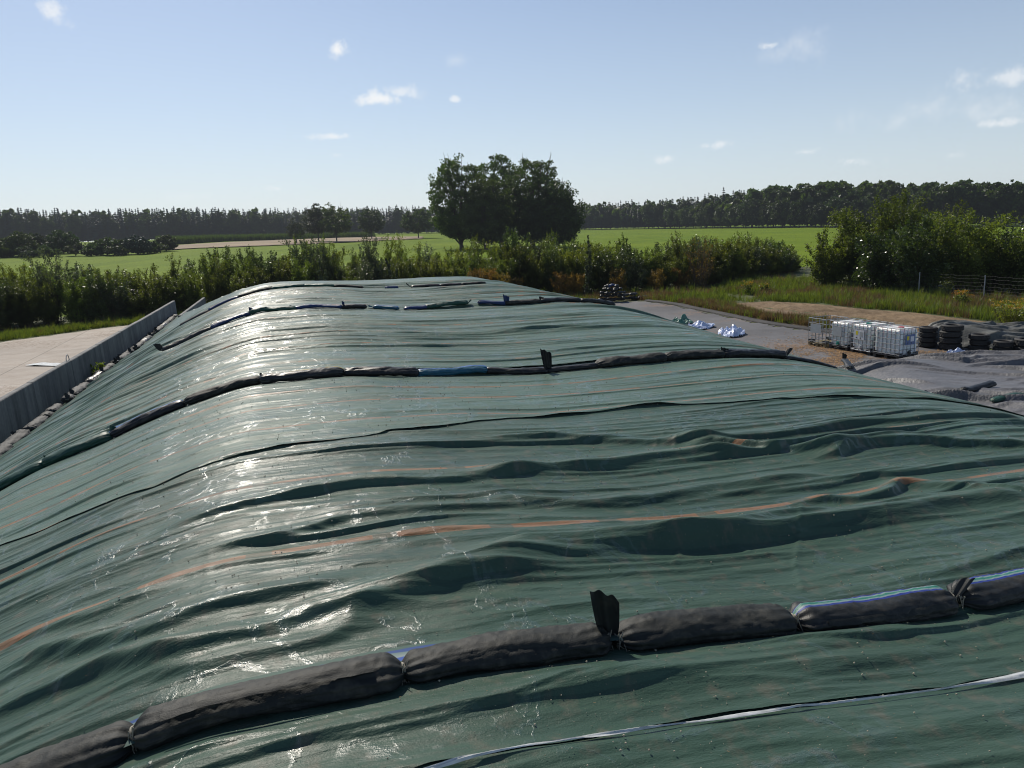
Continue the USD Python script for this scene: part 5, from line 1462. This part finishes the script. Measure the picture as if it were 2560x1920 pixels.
instancer('verge_grass', protos_g, np.column_stack([q, np.zeros(len(q))]), idx, rs.uniform(0, 6.28, len(q)), rs.uniform(.5, 1.25, len(q)), label='rough tufted grass between the sandy track, hedge and wire fence', cat='grass')
q, rs = scatter(dry_poly, 7000, 3)
instancer('dry_grass', protos_g, np.column_stack([q, np.full(len(q), .08)]), rs.choice([0, 1, 2], len(q), p=[.2, .1, .7]), rs.uniform(0, 6.28, len(q)), rs.uniform(.4, .95, len(q)), label='dry brownish grass strip along the asphalt kerb', cat='grass')

# ragwort with yellow flowers
def ragwort(label, x, y, H, wd_, seed, group):
    rs = np.random.RandomState(seed)
    t = thing('yellow_flower_plant', label, 'flowering plant', (x, y, 0), 0, 1, group)
    st, fl, lv = [], [], []
    for k in range(int(16 * wd_)):
        a, r_ = rs.uniform(0, 6.28), wd_ * .5 * math.sqrt(rs.rand()); tip = np.array([math.cos(a) * r_, math.sin(a) * r_, H * rs.uniform(.75, 1.05)])
        st.append(tube(np.array([tip * [.4, .4, 0], tip * [.8, .8, .6], tip]), [.008, .006, .004], 3, cap=False))
        fl.append(tip + rs.randn(16, 3) * [.09, .09, .03]); lv.append(tip * rs.uniform(.2, .9, (24, 1)) + rs.randn(24, 3) * .10)
    obj('stem', cat_(st), M['twig'], t); obj('foliage', leaf_quads(np.abs(np.vstack(lv)) * [1, 1, 1] if False else np.vstack(lv), .09, rs), M['grass'], t); obj('flower', leaf_quads(np.vstack(fl), .05, rs, .6, 1.0), M['flower_yellow'], t, kind='stuff')


for (px, py, H, wd_, lab) in [(2530, 815, 1.15, 2.2, 'large yellow flowering plant at the right photo edge'), (2405, 770, .9, .9, 'small yellow flowering plant below the right fence'), (1868, 737, .9, .9, 'yellow flowering plant near the hedge left of the fence corner'), (1910, 735, .7, .6, 'low yellow flowering plant beside the other one at the hedge')]:
    p = ground_at(px, py); ragwort(lab, p[0], p[1], H, wd_, int(px), 'yellow flowering plants on the verge')

# ------------------------------------------------------------------ the big trees in the field
for (px, dist, tpy, w_, z0, lm, lab, sd, ncl) in [
        (1153, 185, 394, 14.2, 1.2, 'leaf_oak', 'tall dark oak, left one of the big tree group in the field', 1, 500),
        (1255, 196, 389, 16.0, 1.2, 'leaf_oak', 'tall dark oak in the centre of the big tree group', 2, 540),
        (1332, 186, 392, 16.0, 1.0, 'leaf_oak', 'broad dark oak right of centre in the big tree group', 3, 560),
        (1394, 180, 446, 12.0, .6, 'leaf_oak', 'lower drooping tree at the right of the big tree group', 4, 400),
        (1215, 178, 440, 11.0, .6, 'leaf_oak', 'lower dark tree filling the gap in the big tree group', 5, 380)]:
    d = ray(px, 600); d = d[:2] / np.hypot(*d[:2]) * dist
    z = float(terrain(*d)); H = height_at(px, tpy, dist) - z
    make_tree('field_tree', lab, (d[0], d[1], z), 700 + sd, H, w_, z0, ncl, 52, .36, .5, lm, 'big tree group in the field', lobes=11, clump_r=1.15, droop=1.2 if sd == 4 else 0, dome=True)

# scattered trees before the left forest
for i, (px, by, ty, wpx, lm, lab) in enumerate([
        (30, 641, 592, 60, 'leaf_far', 'round dark field tree at the far left edge'), (56, 642, 579, 58, 'leaf_far', 'taller round field tree second from the left edge'), (95, 639, 585, 36, 'leaf_far_light', 'slim pale brownish tree third from the left edge'),
        (159, 634, 578, 68, 'leaf_far', 'broad rounded field tree above the left hedge'), (268, 638, 596, 58, 'leaf_far', 'low dark tree left of the dark bush in the field'), (311, 636, 598, 32, 'leaf_far', 'small tree next to the dark bush'),
        (344, 636, 591, 58, 'needle', 'very dark bushy tree in the left field row'), (416, 628, 589, 44, 'leaf_far_light', 'small lone light tree at the end of the left field row'),
        (742, 609, 547, 40, 'leaf_far_light', 'sparse pale tree in the field left of the pair'), (797, 605, 511, 62, 'leaf_far_light', 'tall light tree of the pair before the forest'), (842, 605, 509, 68, 'leaf_oak', 'tall dark tree of the pair before the forest'),
        (930, 598, 519, 62, 'leaf_far', 'mid sized lone tree between the pair and the round tree'), (1046, 596, 521, 72, 'leaf_far', 'round crowned tree just left of the big tree group')]):
    p = ground_at(px, by); dist = math.hypot(p[0], p[1])
    H = max(3, height_at(px, ty, dist) - p[2]); w_ = wpx / FPX * dist
    make_tree('far_tree', lab, tuple(p), 800 + i, H, w_ * 1.05, H * .2 if i > 7 else H * .08, 120 if lab.startswith('sparse') else 200, 22, max(.35, w_ * .05), .2, lm, 'scattered trees in the left field', lobes=8, clump_r=w_ * .09, dome=True)
# low scrub between them
for i, (px, by) in enumerate([(10, 645), (75, 645), (120, 642), (190, 640), (230, 640), (290, 640), (370, 634), (395, 632)]):
    p = ground_at(px, by)
    make_tree('field_bush', f'low bush in the left field row, {ordn(i + 1)} from the left photo edge', tuple(p), 850 + i, 2.6, 5.5, .2, 60, 18, .45, .1, ['leaf_far', 'leaf_far_light'][i % 2], 'low bushes in the left field row', lobes=5, clump_r=.7)

# maize strip
c0, c1 = np.array([ground_at(*q)[:2] for q in [(395, 611), (450, 611), (560, 604), (760, 598), (935, 593)]]), None
rs = np.random.RandomState(6)
pos = []
for k in range(9000):
    s = rs.rand() * (len(c0) - 1); i = int(s); q = c0[i] + (c0[i + 1] - c0[i]) * (s - i)
    dirv = q / np.linalg.norm(q)
    pos.append(q + dirv * rs.rand() ** 1.5 * 60)
pos = np.array(pos)
M['maize'] = leafmat('maize', (.045, .075, .018), (.10, .14, .035), (1.4, 1.4, .6), .5, .4)
instancer('maize_field', [('maize_plant', tuft(9, 12, 2.5, .30, .07, .35), M['maize'])], np.column_stack([pos, terrain(pos[:, 0], pos[:, 1])]), np.zeros(len(pos), int), rs.uniform(0, 6.28, len(pos)), rs.uniform(.85, 1.1, len(pos)), label='long strip of tall maize before the left forest', cat='maize')

# ------------------------------------------------------------------ forest
def conifer(seed, H, w_):
    rs = np.random.RandomState(seed)
    V_, F_ = [], []
    tiers = 17
    for k in range(tiers):
        z = H * (.10 + .88 * k / (tiers - 1)); r_ = w_ * .5 * (1 - k / (tiers - .3)) ** .8 * rs.uniform(.75, 1.15) + .30
        nb = 9
        for j in range(nb):
            a = rs.uniform(0, 6.28); rr_ = r_ * rs.uniform(.7, 1.15)
            d = np.array([math.cos(a), math.sin(a), 0]); s = np.array([-math.sin(a), math.cos(a), 0]); wd_ = .32 * rr_ + .16
            p0 = np.array([0, 0, z + .06 * H * .5]); p1 = d * rr_ * .6 + [0, 0, z]; p2 = d * rr_ + [0, 0, z - .22 * rr_ * rs.uniform(.2, 1.6)]
            i = len(V_)
            V_ += [p0, p1 - s * wd_ - [0, 0, .25], p1 + [0, 0, .15], p1 + s * wd_ - [0, 0, .25], p2]
            F_ += [[i, i + 1, i + 2], [i, i + 2, i + 3], [i + 1, i + 4, i + 2], [i + 2, i + 4, i + 3]]
    i = len(V_)
    V_ += [np.array([-.3, 0, H * .94]), np.array([.3, 0, H * .94]), np.array([0, .3, H * .94]), np.array([0, 0, H * 1.0])]
    F_ += [[i, i + 1, i + 3], [i + 1, i + 2, i + 3], [i + 2, i, i + 3]]
    tr = tube(np.array([[0, 0, -.5], [0, 0, H * .5], [0, 0, H * .95]]), [.22, .15, .03], 6)
    return tr, (np.array(V_), np.array(F_))


AZ_D = np.radians([-60, -36, -20, -5, 3, 7, 12, 16, 21, 31, 40, 60]); DD = np.array([560, 560, 575, 590, 575, 550, 520, 450, 395, 395, 395, 395])
HT = np.array([21, 21.5, 20.5, 19.5, 18.5, 18.5, 19, 21, 21.5, 19.5, 19.5, 19.5])
rs = np.random.RandomState(15)
forest_con = {}
con_meshes = [conifer(900 + k, 20, w_) for k, w_ in enumerate((6.2, 5.2, 7.2))]
dec_meshes = [tree_parts(950 + k, 20, w_, z0, 150, 18, .95, .3, lobes=8, clump_r=1.15) for k, (w_, z0) in enumerate([(11, 3.5), (10, 5)])]
cw = [stage, {}]
pine_meshes = [tree_parts(970 + k, 20, 8.5, 5.0, 120, 18, .8, .3, lobes=6, clump_r=.95) for k in range(2)]


def fkind(az):
    if az < math.radians(3): return 'spruce' if rs.rand() < .72 else 'dec'
    if az < math.radians(12): return 'spruce' if rs.rand() < .6 else 'dec'
    if az < math.radians(17): return 'dec' if rs.rand() < .55 else 'spruce'
    return 'pine' if rs.rand() < .6 else 'dec'


fl = {'spruce': 'spruce', 'dec': 'broadleaf tree', 'pine': 'pine'}
fpro = {}
side = lambda az: 'on the left' if az < math.radians(-13) else 'left of the big trees' if az < math.radians(1) else 'right of the big trees' if az < math.radians(14) else 'on the right'
stuff_pos, stuff_idx, stuff_scl = [], [], []
az = math.radians(-37)
while az < math.radians(37):                                    # front rank: every tree a thing
    d0 = np.interp(az, AZ_D, DD); k = fkind(az)
    x, y = d0 * math.sin(az), d0 * math.cos(az)
    z = float(terrain(x, y)); H = np.interp(az, AZ_D, HT) * rs.uniform(.78, 1.0)
    if rs.rand() < .25: H *= .8
    lab = f'dark {fl[k]} in the front rank of the forest {side(az)}'; grp = f'front rank {fl[k]}s of the forest {side(az)}'
    v_ = rs.randint(3 if k == 'spruce' else 2)
    key = (k, v_)
    if key not in fpro:
        t = thing({'spruce': 'spruce_tree', 'dec': 'broadleaf_tree', 'pine': 'pine_tree'}[k], lab, 'tree', (x, y, z), 0, H / 20, grp)
        a, b = (con_meshes if k == 'spruce' else dec_meshes if k == 'dec' else pine_meshes)[v_]
        obj('trunk', a, M['bark'], t); obj('crown', b, M['needle' if k == 'spruce' else 'leaf_oak' if k == 'pine' else 'leaf_far'], t)
        fpro[key] = t
    else:
        dup(fpro[key], lab, (x, y, z), rs.uniform(0, 6.28), H / 20, grp)
    az += (3.4 if k == 'spruce' else 5.5) / d0 * rs.uniform(.8, 1.3)
for i in range(26):                                             # lower rounded edge trees on the right
    az = math.radians(11.2 + 13.0 * (i + rs.uniform(-.3, .3)) / 26); d0 = np.interp(az, AZ_D, DD) - rs.uniform(4, 9)
    x, y = d0 * math.sin(az), d0 * math.cos(az); H = rs.uniform(9, 14.5)
    key = ('edge', rs.randint(2)); lab = 'rounded lighter green broadleaf tree at the forest edge on the right'
    if key not in fpro:
        t = thing('edge_tree', lab, 'tree', (x, y, float(terrain(x, y))), 0, H / 20, 'rounded edge trees of the right forest')
        a, b = tree_parts(980 + key[1], 20, 17, 1.5, 190, 20, 1.1, .3, lobes=9, clump_r=1.8)
        obj('trunk', a, M['bark'], t); obj('crown', b, M['leaf_far_light' if key[1] else 'leaf_far'], t)
        fpro[key] = t
    else:
        dup(fpro[key], lab, (x, y, float(terrain(x, y))), rs.uniform(0, 6.28), H / 20)
for rank in range(1, 11):
    az = math.radians(-38)
    while az < math.radians(38):
        d0 = np.interp(az, AZ_D, DD) + rank * 5 + rs.uniform(-2, 2); k = fkind(az)
        x, y = d0 * math.sin(az), d0 * math.cos(az)
        H = np.interp(az, AZ_D, HT) * rs.uniform(.82, 1.06) * (1.03 if rs.rand() < .06 else 1)
        stuff_pos.append((x, y, float(terrain(x, y)))); stuff_scl.append(H / 20)
        stuff_idx.append({'spruce': 0, 'dec': 3, 'pine': 5}[k] + rs.randint(3 if k == 'spruce' else 2))
        az += (4.2 if k == 'spruce' else 6) / d0 * rs.uniform(.8, 1.3)
crown_only = [('spruce_crown', con_meshes[k][1], M['needle']) for k in range(3)] + [('broadleaf_crown', tree_parts(940, 20, 11, 5, 70, 9, 1.5, .3, lobes=8, clump_r=1.2)[1], M['leaf_far']), ('broadleaf_crown', tree_parts(941, 20, 10, 6, 70, 9, 1.5, .3, lobes=8, clump_r=1.2)[1], M['leaf_oak']), ('pine_crown', tree_parts(942, 20, 7.5, 10, 50, 9, 1.2, .3, lobes=6, clump_r=1.0)[1], M['leaf_oak']), ('pine_crown', tree_parts(943, 20, 7.5, 10, 50, 9, 1.2, .3, lobes=6, clump_r=1.0)[1], M['leaf_oak'])]
instancer('distant_forest', crown_only, np.array(stuff_pos), stuff_idx, rs.uniform(0, 6.28, len(stuff_pos)), np.array(stuff_scl), label='dark mass of forest behind the front rank of trees', cat='forest')
# understorey that closes the forest edge
us = []
az = math.radians(-38)
while az < math.radians(38):
    for r_ in range(2):
        d0 = np.interp(az, AZ_D, DD) + rs.uniform(1, 14); us.append((d0 * math.sin(az), d0 * math.cos(az)))
    az += 3.0 / 480
us = np.array(us)
instancer('forest_undergrowth', [('undergrowth_clump', tree_parts(990, 8, 8, .2, 34, 8, 1.4, .1, lobes=6, clump_r=.9)[1], M['leaf_oak'])], np.column_stack([us, terrain(us[:, 0], us[:, 1])]), np.zeros(len(us), int), rs.uniform(0, 6.28, len(us)), rs.uniform(.7, 1.3, len(us)) * np.where(us[:, 0] > 60, 1.5, 1.0), label='dark undergrowth along the foot of the distant forest', cat='undergrowth')

# ------------------------------------------------------------------ the air of a late summer afternoon
hz = trimesh.creation.box((5600, 5600, 62)); hz.apply_translation((0, 0, 31 - 6.0))
M['haze'] = mat('haze', {'v': ('principled_volume', {'color': (.80, .88, 1.0), 'density': HAZE_DENSITY, 'anisotropy': .35})}, [], surface=None, volume='v.volume')
obj('haze', hz, M['haze'], kind='stuff', label='thin pale haze of the distance', cat='haze')
